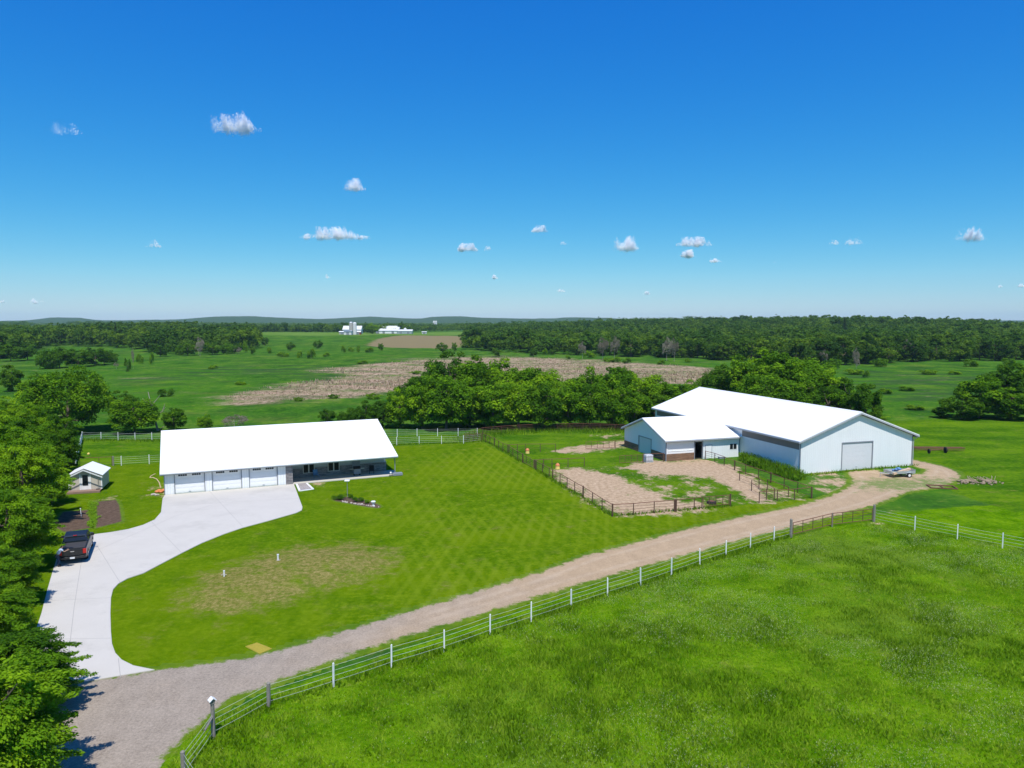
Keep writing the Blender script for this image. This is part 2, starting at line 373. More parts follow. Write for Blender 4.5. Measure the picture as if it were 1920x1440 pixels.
def sheet_mat(name, build, noise_amp=1.2, nscale=.8, width=.35, rough=.9, bump=.3):
    m = NT(name, rough, 0.15); p = m.pos()
    lawn, fine = lawn_color(m, p)
    body = build(m, p)
    e = m.math('ADD', m.attr('edge'), m.math('MULTIPLY', m.math('SUBTRACT', m.noise(p, nscale, 6, .75), .5), noise_amp))
    m.color(m.mix(m.step(e, -width * .5, width * .5), lawn, body)); m.bump(m.noise(p, 7, 6, .7), bump, .06); return m.m
def gravel_body(m, p):
    w = m.math('ADD', m.math('MULTIPLY', m.step(m.noise(p, 7, 6, .85), .30, .70), .68), m.math('MULTIPLY', m.step(m.noise(m.mapping(p, (1, .6, 1)), .9, 6, .75), .25, .75), .32)); l = m.noise(p, .22, 4)
    grey = m.mix(w, (0.17, 0.138, 0.105), (0.42, 0.352, 0.28)); tan = m.mix(w, (0.25, 0.175, 0.10), (0.53, 0.385, 0.24))
    x = m.n('ShaderNodeSeparateXYZ'); m.put(x.inputs[0], p)
    f = m.step(m.math('ADD', x.outputs[0], m.math('MULTIPLY', m.math('SUBTRACT', l, .5), 22)), -18, 6)
    c = m.mix(f, grey, tan)
    tr = m.attr('track'); n = m.noise(p, .5, 5, .7)
    c = m.mix(m.math('MULTIPLY', m.step(m.math('ADD', tr, m.math('MULTIPLY', m.math('SUBTRACT', n, .5), 2.2)), .3, 1.2), .28), c, (0.54, 0.43, 0.32))
    g = m.math('MULTIPLY', m.step(m.math('ADD', m.attr('rough'), m.math('MULTIPLY', m.math('SUBTRACT', m.noise(p, .7, 7, .78), .5), 2.4)), .35, .7), .85)
    return m.mix(g, c, (0.13, 0.19, 0.04))
def concrete_body(m, p):
    n = m.noise(p, .35, 6, .65); f = m.noise(p, 9, 4, .6)
    c = m.mix(m.math('ADD', m.math('MULTIPLY', n, .7), m.math('MULTIPLY', f, .3)), (0.46, 0.428, 0.375), (0.585, 0.55, 0.49))
    return m.mix(m.math('MULTIPLY', m.step(m.noise(p, .18, 6, .75), .50, .66), .38), c, (0.40, 0.375, 0.33))
def soil_body(m, p):
    return m.ramp(m.noise(p, 2.5, 6, .75), [(.3, (0.055, 0.033, 0.022)), (.55, (0.12, 0.078, 0.052)), (.8, (0.20, 0.14, 0.10))])
M['gravel'] = sheet_mat('gravel', gravel_body, 2.6, 1.1, .5)
M['soil'] = sheet_mat('garden_soil', soil_body, .5, 1.6, .2, .95, .9)
mm = NT('driveway_concrete', .8, .2); mm.color(concrete_body(mm, mm.pos())); mm.bump(mm.noise(mm.pos(), 12, 4), .1, .02); M['concrete'] = mm.m
mm = NT('paver_stone', .85, .2); _b = mm.n('ShaderNodeTexBrick'); mm.l(mm.mapping(mm.pos(), rot=(0, 0, R(24))), _b.inputs[0])
for k, v in (('Scale', 1), ('Brick Width', .3), ('Row Height', .2), ('Mortar Size', .008)): _b.inputs[k].default_value = v
_b.inputs['Color1'].default_value = (.30, .265, .25, 1); _b.inputs['Color2'].default_value = (.40, .36, .34, 1); _b.inputs['Mortar'].default_value = (.18, .16, .15, 1)
mm.color(_b.outputs[0]); M['paver'] = mm.m
mm = NT('dry_straw_mat', .95, .1); mm.color(mm.mix(mm.noise(mm.pos(), 6, 5, .7), (0.20, 0.19, 0.02), (0.46, 0.36, 0.06))); mm.bump(mm.noise(mm.pos(), 14, 4), .6, .03); M['straw'] = mm.m

# ------------------------------------------------------------------ terrain
def terr(x, y):
    x = np.asarray(x, float); y = np.asarray(y, float)
    z = 15 * np.exp(-((x - 470) / 300) ** 2 - ((y - 1080) / 330) ** 2) + 9 * np.exp(-((x - 150) / 260) ** 2 - ((y - 1300) / 300) ** 2)
    z += 7 * np.exp(-((x + 330) / 240) ** 2 - ((y - 900) / 260) ** 2) + 9 * np.exp(-((x + 1300) / 500) ** 2 - ((y - 2100) / 500) ** 2)
    return z * np.clip((y - 430) / 200, 0, 1)
def axis(a, b, step, far, growth=1.06):
    core = list(np.arange(a, b + 1e-6, step)); hi = [core[-1]]; s = step
    while hi[-1] < far: s *= growth; hi.append(hi[-1] + s)
    lo = [core[0]]; s = step
    while lo[-1] > -far: s *= growth; lo.append(lo[-1] - s)
    return np.array(lo[:0:-1] + core + hi[1:])
xs = axis(-60, 90, .55, 9000); ys = axis(28, 150, .55, 12000)
ys = ys[ys > -60]
X, Y = np.meshgrid(xs, ys); nx, ny = len(xs), len(ys)
X = X.ravel(); Y = Y.ravel()
def PP(l): return [P(*q) for q in l]
sm = lambda d, w: np.clip(.5 + d / w, 0, 1)
lawn_poly = PP([(60, 872), (212, 872), (297, 868), (742, 836), (905, 829), (1003, 880), (1148, 969), (1372, 949), (1424, 944), (1524, 934), (1600, 928), (1640, 960), (1200, 1075), (800, 1200), (300, 1320), (0, 1400), (-500, 1400), (-500, 872)])
padN = PP([(155, 824), (300, 824), (740, 818), (905, 812), (1172, 806), (1230, 800), (1250, 866), (1330, 870), (1395, 880), (1524, 934), (1424, 944), (1372, 949), (1148, 968), (905, 829), (742, 835), (297, 867), (140, 873)])
near_mead = PP([(290, 1440), (345, 1380), (400, 1350), (503, 1300), (625, 1262), (832, 1192), (1071, 1115), (1312, 1040), (1483, 990), (1638, 965), (1800, 950), (1920, 945), (2500, 1000), (3200, 1600), (1000, 2600), (200, 2400)])
rightp = PP([(1712, 860), (1650, 800), (1655, 790), (1780, 785), (2100, 778), (2600, 900), (1900, 960), (1790, 925)])
A = {}
A['lawn'] = sdf(lawn_poly, X, Y)
A['paddock'] = np.maximum(sdf(padN, X, Y), sdf(rightp, X, Y))
A['meadow'] = sdf(near_mead, X, Y)
dry = sdf(smooth_poly(PP([(330, 1135), (350, 1100), (430, 1055), (560, 1022), (680, 1020), (755, 1040), (735, 1075), (620, 1105), (500, 1140), (410, 1160)])), X, Y)
A['dry'] = sm(dry, 4) * 1.15 - .05
def multi(polys, w=3.0):
    d = np.zeros(X.shape)
    for pts, k in polys: d = np.maximum(d, k * sm(sdf(smooth_poly(PP(pts)), X, Y), w))
    return d
A['dirt'] = multi([
    ([(1045, 878), (1110, 878), (1190, 905), (1240, 930), (1330, 948), (1345, 956), (1240, 966), (1160, 966), (1090, 930), (1040, 895)], .82),
    ([(1180, 868), (1250, 864), (1345, 862), (1400, 890), (1440, 915), (1440, 942), (1422, 946), (1380, 915), (1310, 890), (1240, 893), (1190, 884)], .93),
    ([(1075, 880), (1240, 866), (1395, 872), (1440, 918), (1400, 944), (1150, 966), (1060, 905)], .30),
    ([(1040, 846), (1090, 836), (1180, 825), (1180, 836), (1100, 848), (1050, 849)], .9),
    ([(1120, 815), (1170, 812), (1170, 822), (1120, 820)], .55),
    ([(1424, 940), (1440, 918), (1500, 922), (1500, 934)], .6),
    ([(1515, 895), (1590, 885), (1640, 895), (1640, 915), (1560, 935), (1510, 915)], .48),
    ([(1515, 890), (1560, 882), (1575, 890), (1530, 895)], .75),
    ([(1640, 985), (1660, 950), (1700, 950), (1650, 985)], .3), ([(283, 935), (300, 905), (308, 905), (306, 932)], .55),
    ([(200, 935), (218, 934), (222, 938), (205, 939)], .7), ([(585, 907), (600, 905), (604, 909), (590, 911)], .75)], 4.5)
A['reed'] = multi([
    ([(385, 758), (430, 738), (520, 718), (640, 706), (720, 688), (800, 680), (860, 676), (900, 700), (860, 720), (760, 730), (700, 745), (600, 750), (520, 752), (440, 768)], .98),
    ([(560, 694), (680, 682), (800, 672), (900, 667), (1000, 669), (1200, 679), (1360, 688), (1370, 706), (1330, 722), (1200, 716), (1000, 712), (800, 715), (700, 700), (600, 698)], .98),
    ([(640, 674), (800, 668), (930, 664), (1150, 672), (1150, 676), (800, 674)], .62),
    ([(430, 700), (560, 692), (560, 697), (440, 702)], .5), ([(350, 735), (400, 730), (400, 738), (360, 740)], .55),
    ([(1640, 700), (1760, 702), (1830, 712), (1760, 722), (1650, 712)], .36), ([(1720, 735), (1770, 732), (1770, 742), (1725, 744)], .5),
    ([(200, 700), (330, 705), (300, 712), (210, 708)], .35), ([(10, 678), (40, 676), (40, 682), (12, 684)], .6)], 14)
A['dark'] = multi([
    ([(300, 690), (500, 680), (700, 690), (640, 702), (450, 700), (320, 702)], .8), ([(220, 700), (380, 700), (350, 722), (230, 718)], .7),
    ([(1560, 690), (1800, 690), (1900, 705), (1880, 740), (1700, 760), (1600, 730)], .75), ([(500, 730), (600, 722), (620, 745), (540, 755)], .8),
    ([(480, 700), (800, 690), (1000, 700), (900, 704), (600, 712)], .6)], 12)
A['plow'] = multi([([(672, 650), (720, 637), (760, 634), (875, 634), (885, 640), (860, 655), (800, 652), (740, 652)], 1.0)], 20)
A['field'] = multi([([(480, 640), (480, 630), (1100, 626), (1100, 636), (870, 633), (740, 634)], 1.0), ([(60, 622), (60, 615), (130, 614), (130, 621)], 1.0),
                    ([(360, 634), (370, 627), (640, 627), (600, 634)], .9)], 20)
near = np.clip((X ** 2 + Y ** 2) / 60.0 ** 2, 0, 1)
Z = terr(X, Y) + np.where(A['meadow'] > 0, .10 * (vnoise(X, Y, 2.5, 3) - .5) + .22 * (vnoise(X, Y, 9, 4) - .5), 0) * np.clip(A['meadow'] / 2, 0, 1)
Z += .35 * np.clip(dry / 5, 0, 1) * (3 - 2 * np.clip(dry / 5, 0, 1)) * np.clip(dry / 5, 0, 1)
Z = np.where(Y > 190, Z - .4 * np.clip((Y - 190) / 60, 0, 1), Z)
i = np.arange(nx - 1); j = np.arange(ny - 1); I, J = np.meshgrid(i, j); a = (J * nx + I).ravel()
gm = npmesh('ground', np.stack([X, Y, Z], 1), np.stack([a, a + 1, a + 1 + nx, a + nx], 1), A, True)
tag(link('ground', gm, None, [M['ground']]), 'flat green farmland with mown lawn, paddocks and marsh reaching the horizon', kind='structure')

def sheet(name, poly, z, mat, res=.45, margin=1.0, extra=None):
    p = np.array(poly); x0, y0 = p.min(0) - margin; x1, y1 = p.max(0) + margin
    gx = np.arange(x0, x1 + res, res); gy = np.arange(y0, y1 + res, res); XX, YY = np.meshgrid(gx, gy); n = len(gx)
    d = sdf(poly, XX, YY); ok = d > -margin
    cell = ok[:-1, :-1] & ok[1:, :-1] & ok[:-1, 1:] & ok[1:, 1:]
    jj, ii = np.nonzero(cell); b = jj * n + ii; f = np.stack([b, b + 1, b + 1 + n, b + n], 1)
    used, inv = np.unique(f, return_inverse=True); f = inv.reshape(f.shape)
    xx = XX.ravel()[used]; yy = YY.ravel()[used]; at = {'edge': d.ravel()[used]}
    if extra: at.update(extra(xx, yy, at['edge']))
    return link(name, npmesh(name, np.stack([xx, yy, np.full(len(xx), z)], 1), f, at), None, [mat])

road = PP([(-200, 1360), (57, 1297), (290, 1257), (400, 1245), (520, 1222), (640, 1186), (760, 1149), (900, 1108), (1010, 1075), (1100, 1042), (1200, 1016), (1300, 990), (1400, 968), (1500, 948), (1560, 930), (1595, 912),
           (1600, 898), (1590, 884), (1640, 881), (1680, 893), (1735, 888), (1738, 880), (1700, 870), (1700, 860), (1730, 866), (1765, 874), (1792, 884), (1800, 896), (1770, 912), (1700, 922), (1640, 946), (1560, 968), (1500, 984), (1400, 1009),
           (1300, 1036), (1200, 1063), (1100, 1091), (1000, 1121), (900, 1151), (800, 1181), (700, 1211), (600, 1246), (520, 1277), (440, 1305), (390, 1340), (350, 1372), (320, 1402), (295, 1440), (270, 1500), (220, 1640), (-600, 1640)])
def road_extra(x, y, e):
    bx, by = P(1740, 905); r = np.exp(-(((x - bx) / 11) ** 2 + ((y - by) / 5) ** 2)) * .62
    r2 = np.exp(-(((x - P(1640, 915)[0]) / 6) ** 2 + ((y - P(1640, 915)[1]) / 5) ** 2)) * .3
    return {'track': np.exp(-((e - 1.15) / .38) ** 2) * np.clip((x + 16) / 12, 0, 1), 'rough': r + r2}
tag(sheet('gravel_road', road, .006, M['gravel'], .4, 1.0, road_extra), 'tan gravel track running from the bottom left past the corral to the big barn', kind='structure')

# concrete driveway: one slab with saw-cut joints
DL = [(309, 929), (305, 935), (302, 961), (290, 975), (268, 985), (240, 993), (205, 999), (172, 1003), (135, 1010), (112, 1030), (98, 1075), (88, 1110), (78, 1150), (68, 1180), (57, 1210), (47, 1260), (35, 1300)]
DR = [(551, 908), (567, 951), (566, 957), (556, 962), (500, 978), (455, 990), (420, 1002), (378, 1019), (340, 1038), (300, 1059), (270, 1075), (240, 1085), (222, 1095), (212, 1106), (208, 1122), (207, 1150), (208, 1185), (210, 1208), (216, 1225), (228, 1238), (250, 1249), (290, 1257)]
drive = PP(DL) + PP(DR[::-1])
mb = MB(); mb.slab([(x, y, .05) for x, y in drive], .12)
dw = mb.build('driveway', M['concrete']); tag(dw, 'pale concrete driveway curving from the three garage doors down to the gravel', kind='structure')
mj = simple('joint_filler', (0.36, 0.34, 0.31), .9)
mb = MB()
def joint(a, b, w=.035):
    a, b = Vector((*P(*a), 0)), Vector((*P(*b), 0)); d = (b - a).normalized(); n = Vector((-d.y, d.x, 0)) * w / 2; z = Vector((0, 0, .054))
    mb.add([a - n + z, a + n + z, b + n + z, b - n + z], [(0, 3, 2, 1)])
for q in (((122, 1288), (139, 1140)), ((139, 1140), (154, 1045)), ((226, 1272), (222, 1236)), ((154, 1045), (250, 1003)), ((250, 1003), (330, 968)), ((330, 968), (440, 935)), ((207, 1122), (80, 1128)), ((340, 1037), (285, 980)), ((455, 988), (392, 921)), ((305, 950), (560, 935)), ((84, 1200), (209, 1198)), ((225, 1093), (170, 1005))):
    joint(*q)
mb.build('joint', mj, dw)

for k, (pts, nm, lab) in enumerate((
        ([(182, 941), (217, 937), (224, 948), (228, 978), (180, 990)], 'garden_bed', 'larger freshly dug brown garden bed beside the driveway'),
        ([(118, 960), (168, 956), (169, 990), (120, 998), (100, 985)], 'garden_bed', 'smaller dug garden bed in tree shade left of the green row'))):
    tag(sheet(nm, PP(pts), .008, M['soil'], .25, .5), lab, kind='structure')
q = PP([(460, 1213), (482, 1206), (510, 1217), (487, 1227)])
mb = MB(); mb.slab([(x, y, .05) for x, y in q], .05)
tag(mb.build('straw_mat', M['straw'], bevel=.01), 'yellow dried straw mat lying on the lawn by the gravel track', 'mat')
print('ground ok', nx, ny)
def gz(x, y):
    return float(terr(x, y)) - (0.4 * min(1, max(0, (y - 190) / 60)))
A_H, A_B = R(24), R(17.8)

# ------------------------------------------------------------------ the house with three garage doors
house = empty('garage_house', (-40.14, 83.58, 0), A_H, 'long low white ranch house with three garage doors and a huge white metal roof', 'house')
EZ, RZ, DY, EX0, EX1 = 2.66, 6.12, 20.6, -.42, 27.5
# front: piers and lintel around the garage doors, then the stone pier
DX = [(1.08, 4.29), (5.15, 8.38), (9.28, 12.50)]; DH = 2.42
mb = MB(); xs_ = [0, 1.08, 4.29, 5.15, 8.38, 9.28, 12.50, 13.5]
for a_, b_ in ((0, 1.08), (4.29, 5.15), (8.38, 9.28), (12.50, 13.5)): mb.box(a_, b_, 0, .25, 0, DH)
mb.box(0, 13.5, 0, .25, DH, 2.7)
mb.box(0, .25, .25, 20.3, 0, 2.7); mb.box(26.55, 26.8, 3.2, 20.3, 0, 2.7)
mb.box(.25, 26.55, 20.05, 20.3, 0, 2.7); mb.box(14.05, 14.3, .25, 3.2, 0, 2.7)
for x0, x1 in ((.02, .24), (26.56, 26.78)): mb.prismx([(0.26, 2.7), (20.28, 2.7), (10.25, 5.95)], x0, x1)
mb.build('wall', M['siding'], house)
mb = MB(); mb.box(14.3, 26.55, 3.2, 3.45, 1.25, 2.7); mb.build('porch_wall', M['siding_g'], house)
mb = MB(); mb.box(14.3, 26.85, 3.12, 3.44, 0, 1.25); mb.box(13.5, 14.32, -.06, .26, 0, 2.7); mb.box(14.02, 14.36, .26, 3.12, 0, 1.25)
mb.build('stone_veneer', M['stone'], house)
mb = MB(); mb.box(14.25, 26.9, 3.06, 3.12, 1.25, 1.31); mb.build('stone_ledge', M['trimlight'], house)
# roof: two thick slopes with ridge cap, fascia and gutter
mb = MB()
mb.slab([(EX0, -.5, EZ), (EX1, -.5, EZ), (EX1, 10.25, RZ), (EX0, 10.25, RZ)], .1)
mb.slab([(EX0, 10.25, RZ), (EX1, 10.25, RZ), (EX1, 21.0, EZ), (EX0, 21.0, EZ)], .1)
rf = mb.build('roof', M['roof'], house)
mb = MB(); mb.prismx([(9.95, RZ - .06), (10.25, RZ + .04), (10.55, RZ - .06), (10.25, RZ - .02)], EX0 - .01, EX1 + .01); mb.build('ridge_cap', M['roof'], rf)
mb = MB()
for xx in (EX0 - .02, EX1 - .01):
    mb.prismx([(-.5, EZ - .1), (-.5, EZ - .28), (10.25, RZ - .28), (10.25, RZ - .1)], xx, xx + .03)
    mb.prismx([(10.25, RZ - .1), (10.25, RZ - .28), (21.0, EZ - .28), (21.0, EZ - .1)], xx, xx + .03)
mb.box(EX0 + .02, EX1 - .02, -.50, -.47, EZ - .28, EZ - .1); mb.box(EX0 + .02, EX1 - .02, 20.97, 21.0, EZ - .28, EZ - .1)
mb.build('fascia', M['trimlight'], rf)
mb = MB(); mb.prismx([(-.62, EZ - .04), (-.5, EZ - .04), (-.5, EZ - .16), (-.60, EZ - .16)], EX0, EX1); mb.build('gutter', M['white'], rf, .01)
mb = MB(); mb.box(EX0 + .04, EX1 - .04, -.46, -.01, EZ - .27, EZ - .24); mb.box(14.4, EX1 - .04, .0, 3.1, 2.52, 2.55); mb.build('soffit', M['trimlight'], rf)
for x0, x1 in DX:
    mb = MB()
    for r_ in range(4):
        z0 = .02 + r_ * .6
        mb.box(x0 + .03, x1 - .03, .10, .15, z0, z0 + .594)
        for c_ in range(4):
            w_ = (x1 - x0 - .06) / 4; mb.box(x0 + .03 + c_ * w_ + .08, x0 + .03 + (c_ + 1) * w_ - .08, .085, .10, z0 + .09, z0 + .49)
    gd = mb.build('garage_door', M['doorwhite'], house, .006)
    w_ = x1 - x0
    for cx in (x0 + w_ * .27, x0 + w_ * .73):
        mb = MB(); mb.box(cx - .5, cx + .5, .075, .085, 2.05, 2.28); mb.cur = 1
        for q_ in range(4): mb.box(cx - .48 + q_ * .24 + .02, cx - .48 + (q_ + 1) * .24 - .02, .065, .075, 2.07, 2.26)
        mb.build('window', [M['doorwhite'], M['glass']], gd)
    mb = MB(); mb.box(x0 + w_ / 2 - .12, x0 + w_ / 2 + .12, .05, .08, .2, .24); mb.build('handle', M['trim'], gd)
mb = MB()
for x0, x1 in DX:
    mb.box(x0 - .06, x0 + .02, -.03, .09, 0, DH); mb.box(x1 - .02, x1 + .06, -.03, .09, 0, DH); mb.box(x0 - .06, x1 + .06, -.025, .08, DH, DH + .09)
mb.box(-.04, .05, -.04, .04, 0, EZ - .3)
mb.build('door_trim', M['trim'], house)
for x0, x1, z0, z1 in ((15.98, 17.44, .60, 2.1), (19.12, 20.62, .60, 2.1)):
    mb = MB(); mb.box(x0, x1, 2.98, 3.10, z0, z0 + .08); mb.box(x0, x1, 2.98, 3.10, z1 - .08, z1)
    for xx in (x0, (x0 + x1) / 2 - .07, x1 - .08): mb.box(xx, xx + (.14 if abs(xx - (x0 + x1) / 2 + .07) < .01 else .08), 2.98, 3.10, z0 + .08, z1 - .08)
    wd = mb.build('window', M['vinyl'], house)
    mid = (x0 + x1) / 2
    for p0, p1 in ((x0 + .08, mid - .07), (mid + .07, x1 - .08)):
        mb = MB(); mb.box(p0, p1, 3.03, 3.06, z0 + .08, z1 - .08); mb.build('pane', M['glass'], wd)
mb = MB(); mb.box(22.3, 23.3, 3.04, 3.10, .05, 2.1); dr_ = mb.build('porch_door', M['trim'], house)
mb = MB(); mb.ball((23.2, 3.0, 1.05), .04); mb.build('handle', M['chrome'], dr_)
mb = MB(); mb.box(14.3, 27.75, -.28, 3.1, 0, .09); mb.build('patio_slab', M['concrete'], house)
for x_ in (27.2, 20.9):
    if x_ > 27: mb = MB(); mb.box(x_ - .05, x_ + .05, -.1, .0, .09, EZ - .2); mb.build('porch_post', M['trim'], house)
mb = MB(); mb.box(14.4, 27.3, -.12, .02, EZ - .24, EZ - .13); mb.build('porch_beam', M['trimlight'], house)
# walkway of pavers between drive and porch
wk = PP([(556, 908), (575, 906.5), (587, 917.5), (562, 921)])
mb = MB(); mb.slab([(x, y, .05) for x, y in wk], .06); wo_ = mb.build('walkway', M['paver']); tag(wo_, 'short paver walkway edged in white beside the concrete drive', kind='structure')
mb = MB()
for a_, b_ in ((0, 3), (1, 2), (3, 2)):
    a3, b3 = Vector((*wk[a_], .03)), Vector((*wk[b_], .03)); d = (b3 - a3).normalized(); n_ = Vector((-d.y, d.x, 0)) * .12
    mb.slab([a3 - n_ + Vector((0, 0, .04)), a3 + n_ + Vector((0, 0, .04)), b3 + n_ + Vector((0, 0, .04)), b3 - n_ + Vector((0, 0, .04))], .07)
mb.build('edging', M['white'], wo_)

def in_house(x, y, z=0):
    c, s_ = math.cos(A_H), math.sin(A_H); return (-40.14 + x * c - y * s_, 83.58 + x * s_ + y * c, z)
# things on the porch
g = empty('barbecue_grill', in_house(22.6, 1.7, .09), A_H, 'dark barbecue grill standing in the shade of the house porch', 'grill')
mb = MB(); mb.prismx([(-.3, .85), (.3, .85), (.3, 1.0), (.15, 1.18), (-.15, 1.18), (-.3, 1.0)], -.45, .45); mb.build('lid', M['rubber'], g, .03)
mb = MB(); mb.box(-.42, .42, -.27, .27, .2, .84); mb.build('cabinet', M['trim'], g)
for x_ in (-.95, .46): mb = MB(); mb.box(x_, x_ + .49, -.22, .22, .82, .86); mb.build('side_shelf', M['galv'], g)
for sx in (-.36, .36):
    mb = MB(); mb.tube((sx, -.2, .08), (sx, .2, .08), .08, n=10); mb.build('wheel', M['rubber'], g)
def chair(x, y, rz, m_, lab):
    g = empty('patio_chair', in_house(x, y, .09), A_H + rz, lab, 'chair', 'chairs on the porch')
    mb = MB(); mb.box(-.3, .3, -.28, .28, .38, .44); mb.build('seat', m_, g, .02)
    mb = MB(); mb.slab([(-.3, .26, .44), (.3, .26, .44), (.3, .42, 1.0), (-.3, .42, 1.0)], .05); mb.build('backrest', m_, g)
    for sx in (-.28, .28):
        for sy in (-.25, .25):
            mb = MB(); mb.tube((sx, sy, 0), (sx, sy, .38), .025, n=6); mb.build('leg', m_, g)
        mb = MB(); mb.box(sx - .04, sx + .04, -.28, .3, .62, .66); mb.build('armrest', m_, g)
chair(17.5, 2.2, R(10), M['bluetarp'], 'blue patio chair on the porch below the left window pair')
chair(24.6, 2.0, R(-15), M['rubber'], 'dark patio chair on the porch right of the grill')
# planter at the porch corner
g = empty('porch_planter', in_house(27.35, -.1, .09), A_H, 'low dark planter box with pale stones at the right porch corner', 'planter')
mb = MB(); mb.box(-.55, .75, -.45, .1, -.05, .26); mb.box(-.5, .7, -.4, .05, .2, .3); mb.build('box', M['trim'], g, .02)
mb = MB()
for q_ in range(9): mb.ball((-.8 + random.uniform(-.25, .3), -.25 + random.uniform(-.2, .2), .08 + .03 * (q_ % 3)), random.uniform(.06, .12), .8, 8, 5, .15)
mb.build('stones', M['rock'], g)
mb = MB(); mb.ball((-.75, -.1, .33), .14, 1.0, 10, 6); mb.tube((-.75, -.1, 0), (-.75, -.1, .25), .1, .07); mb.build('ornament', M['white'], g)

# orange plant material and hose at the left house corner
hx, hy = P(301, 927)
g = empty('sack_pile', (hx - .6, hy + .9, 0), 0, 'bright orange sacks heaped against the left corner of the house', 'sacks')
mb = MB()
for q_ in range(5): mb.ball((random.uniform(-.28, .28), random.uniform(-.8, .8), .13), random.uniform(.22, .32), .6, 10, 6, .12)
mb.build('sacks', M['orange'], g, smooth=True)
mb = MB(); mb.ball((-.1, -1.1, .07), .3, .3, 10, 5, .2); mb.ball((.35, -1.3, .06), .28, .3, 10, 5, .2); mb.build('stones', M['rock'], g)
mb = MB(); pts = [(301, 915), (299, 906), (294, 899), (287, 896), (281, 896), (283, 893), (291, 889)]
pw = [Vector((*P(*q), .05)) for q in pts]
for a_, b_ in zip(pw, pw[1:]): mb.tube(a_, b_, .05, n=6)
tag(mb.build('garden_hose', M['lumber']), 'tan garden hose looping over the grass left of the garage', 'hose')

# ------------------------------------------------------------------ big barn with the stable wing
barn = empty('riding_barn', (37.9, 95.5, 0), A_B, 'huge white metal barn with a low stable wing on its left side', 'barn')
W_, L_, BE, BR = 18.7, 38.9, 4.42, 7.92
mb = MB()
mb.box(0, 6.75, 0, .2, 0, 4.3); mb.box(11.8, W_, 0, .2, 0, 4.3); mb.box(6.75, 11.8, 0, .2, 3.7, 4.3); mb.prism([(0.02, 4.3), (W_ - .02, 4.3), (W_ / 2, 7.55)], .005, .19)
mb.box(0, .2, .2, L_, 0, 3.15); mb.box(0, .2, 12.75, 27.7, 3.15, 4.3); mb.box(0, .2, L_ - .6, L_, 3.15, 4.3); mb.box(W_ - .2, W_, .2, L_, 0, 4.3)
mb.box(.2, W_ - .2, L_ - .2, L_, 0, 4.3); mb.prism([(0.02, 4.3), (W_ - .02, 4.3), (W_ / 2, 7.55)], L_ - .19, L_ - .005)
mb.build('wall', M['siding'], barn)
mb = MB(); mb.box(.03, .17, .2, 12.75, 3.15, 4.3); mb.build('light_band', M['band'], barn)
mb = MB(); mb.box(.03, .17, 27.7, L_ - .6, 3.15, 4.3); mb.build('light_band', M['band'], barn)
mb = MB()
sl = (BR - BE) / (W_ / 2 + .55)
mb.slab([(-.55, -.45, BE), (W_ / 2, -.45, BR), (W_ / 2, L_ + .45, BR), (-.55, L_ + .45, BE)], .1)
mb.slab([(W_ / 2, -.45, BR), (W_ + .75, -.45, BE - .07), (W_ + .75, L_ + .45, BE - .07), (W_ / 2, L_ + .45, BR)], .1)
rf = mb.build('roof', M['roof_y'], barn)
mb = MB(); mb.prism([(W_ / 2 - .3, BR - .07), (W_ / 2, BR + .04), (W_ / 2 + .3, BR - .07), (W_ / 2, BR - .02)], -.46, L_ + .46); mb.build('ridge_cap', M['roof_y'], rf)
mb = MB()
for yy in (-.48, L_ + .45):
    mb.prism([(-.55, BE - .1), (W_ / 2, BR - .1), (W_ / 2, BR - .32), (-.55, BE - .32)], yy, yy + .03)
    mb.prism([(W_ / 2, BR - .1), (W_ + .75, BE - .17), (W_ + .75, BE - .39), (W_ / 2, BR - .32)], yy, yy + .03)
mb.box(-.58, -.55, -.45, L_ + .45, BE - .28, BE - .08); mb.box(W_ + .75, W_ + .78, -.45, L_ + .45, BE - .36, BE - .14)
mb.build('fascia', M['trimlight'], rf)
mb = MB(); mb.box(-.53, -.01, -.44, L_ + .44, BE - .27, BE - .24); mb.box(W_ + .01, W_ + .73, -.44, L_ + .44, BE - .35, BE - .32); mb.build('soffit', M['trim'], rf)
mb = MB(); mb.tube((W_ + .62, -.3, BE - .4), (W_ + .12, -.1, BE - .75), .05); mb.tube((W_ + .12, -.1, BE - .75), (W_ + .12, -.1, .1), .05); mb.build('downspout', M['trimlight'], barn)
for x_ in (-.05, W_ - .07): mb = MB(); mb.box(x_, x_ + .11, -.05, .06, 0, 4.1); mb.build('corner_trim', M['trim'], barn)
mb = MB()
for r_ in range(6): mb.box(6.77, 11.78, .06, .11, .02 + r_ * .61, .02 + r_ * .61 + .604)
dr_ = mb.build('overhead_door', M['doorgrey'], barn, .006)
mb = MB(); mb.box(9.1, 9.4, .03, .06, .35, .4); mb.build('handle', M['trim'], dr_)
mb = MB(); mb.box(6.65, 6.78, -.04, .05, 0, 3.7); mb.box(11.77, 11.9, -.04, .05, 0, 3.7); mb.box(6.65, 11.9, -.035, .05, 3.7, 3.84); mb.build('door_trim', M['trim'], barn)
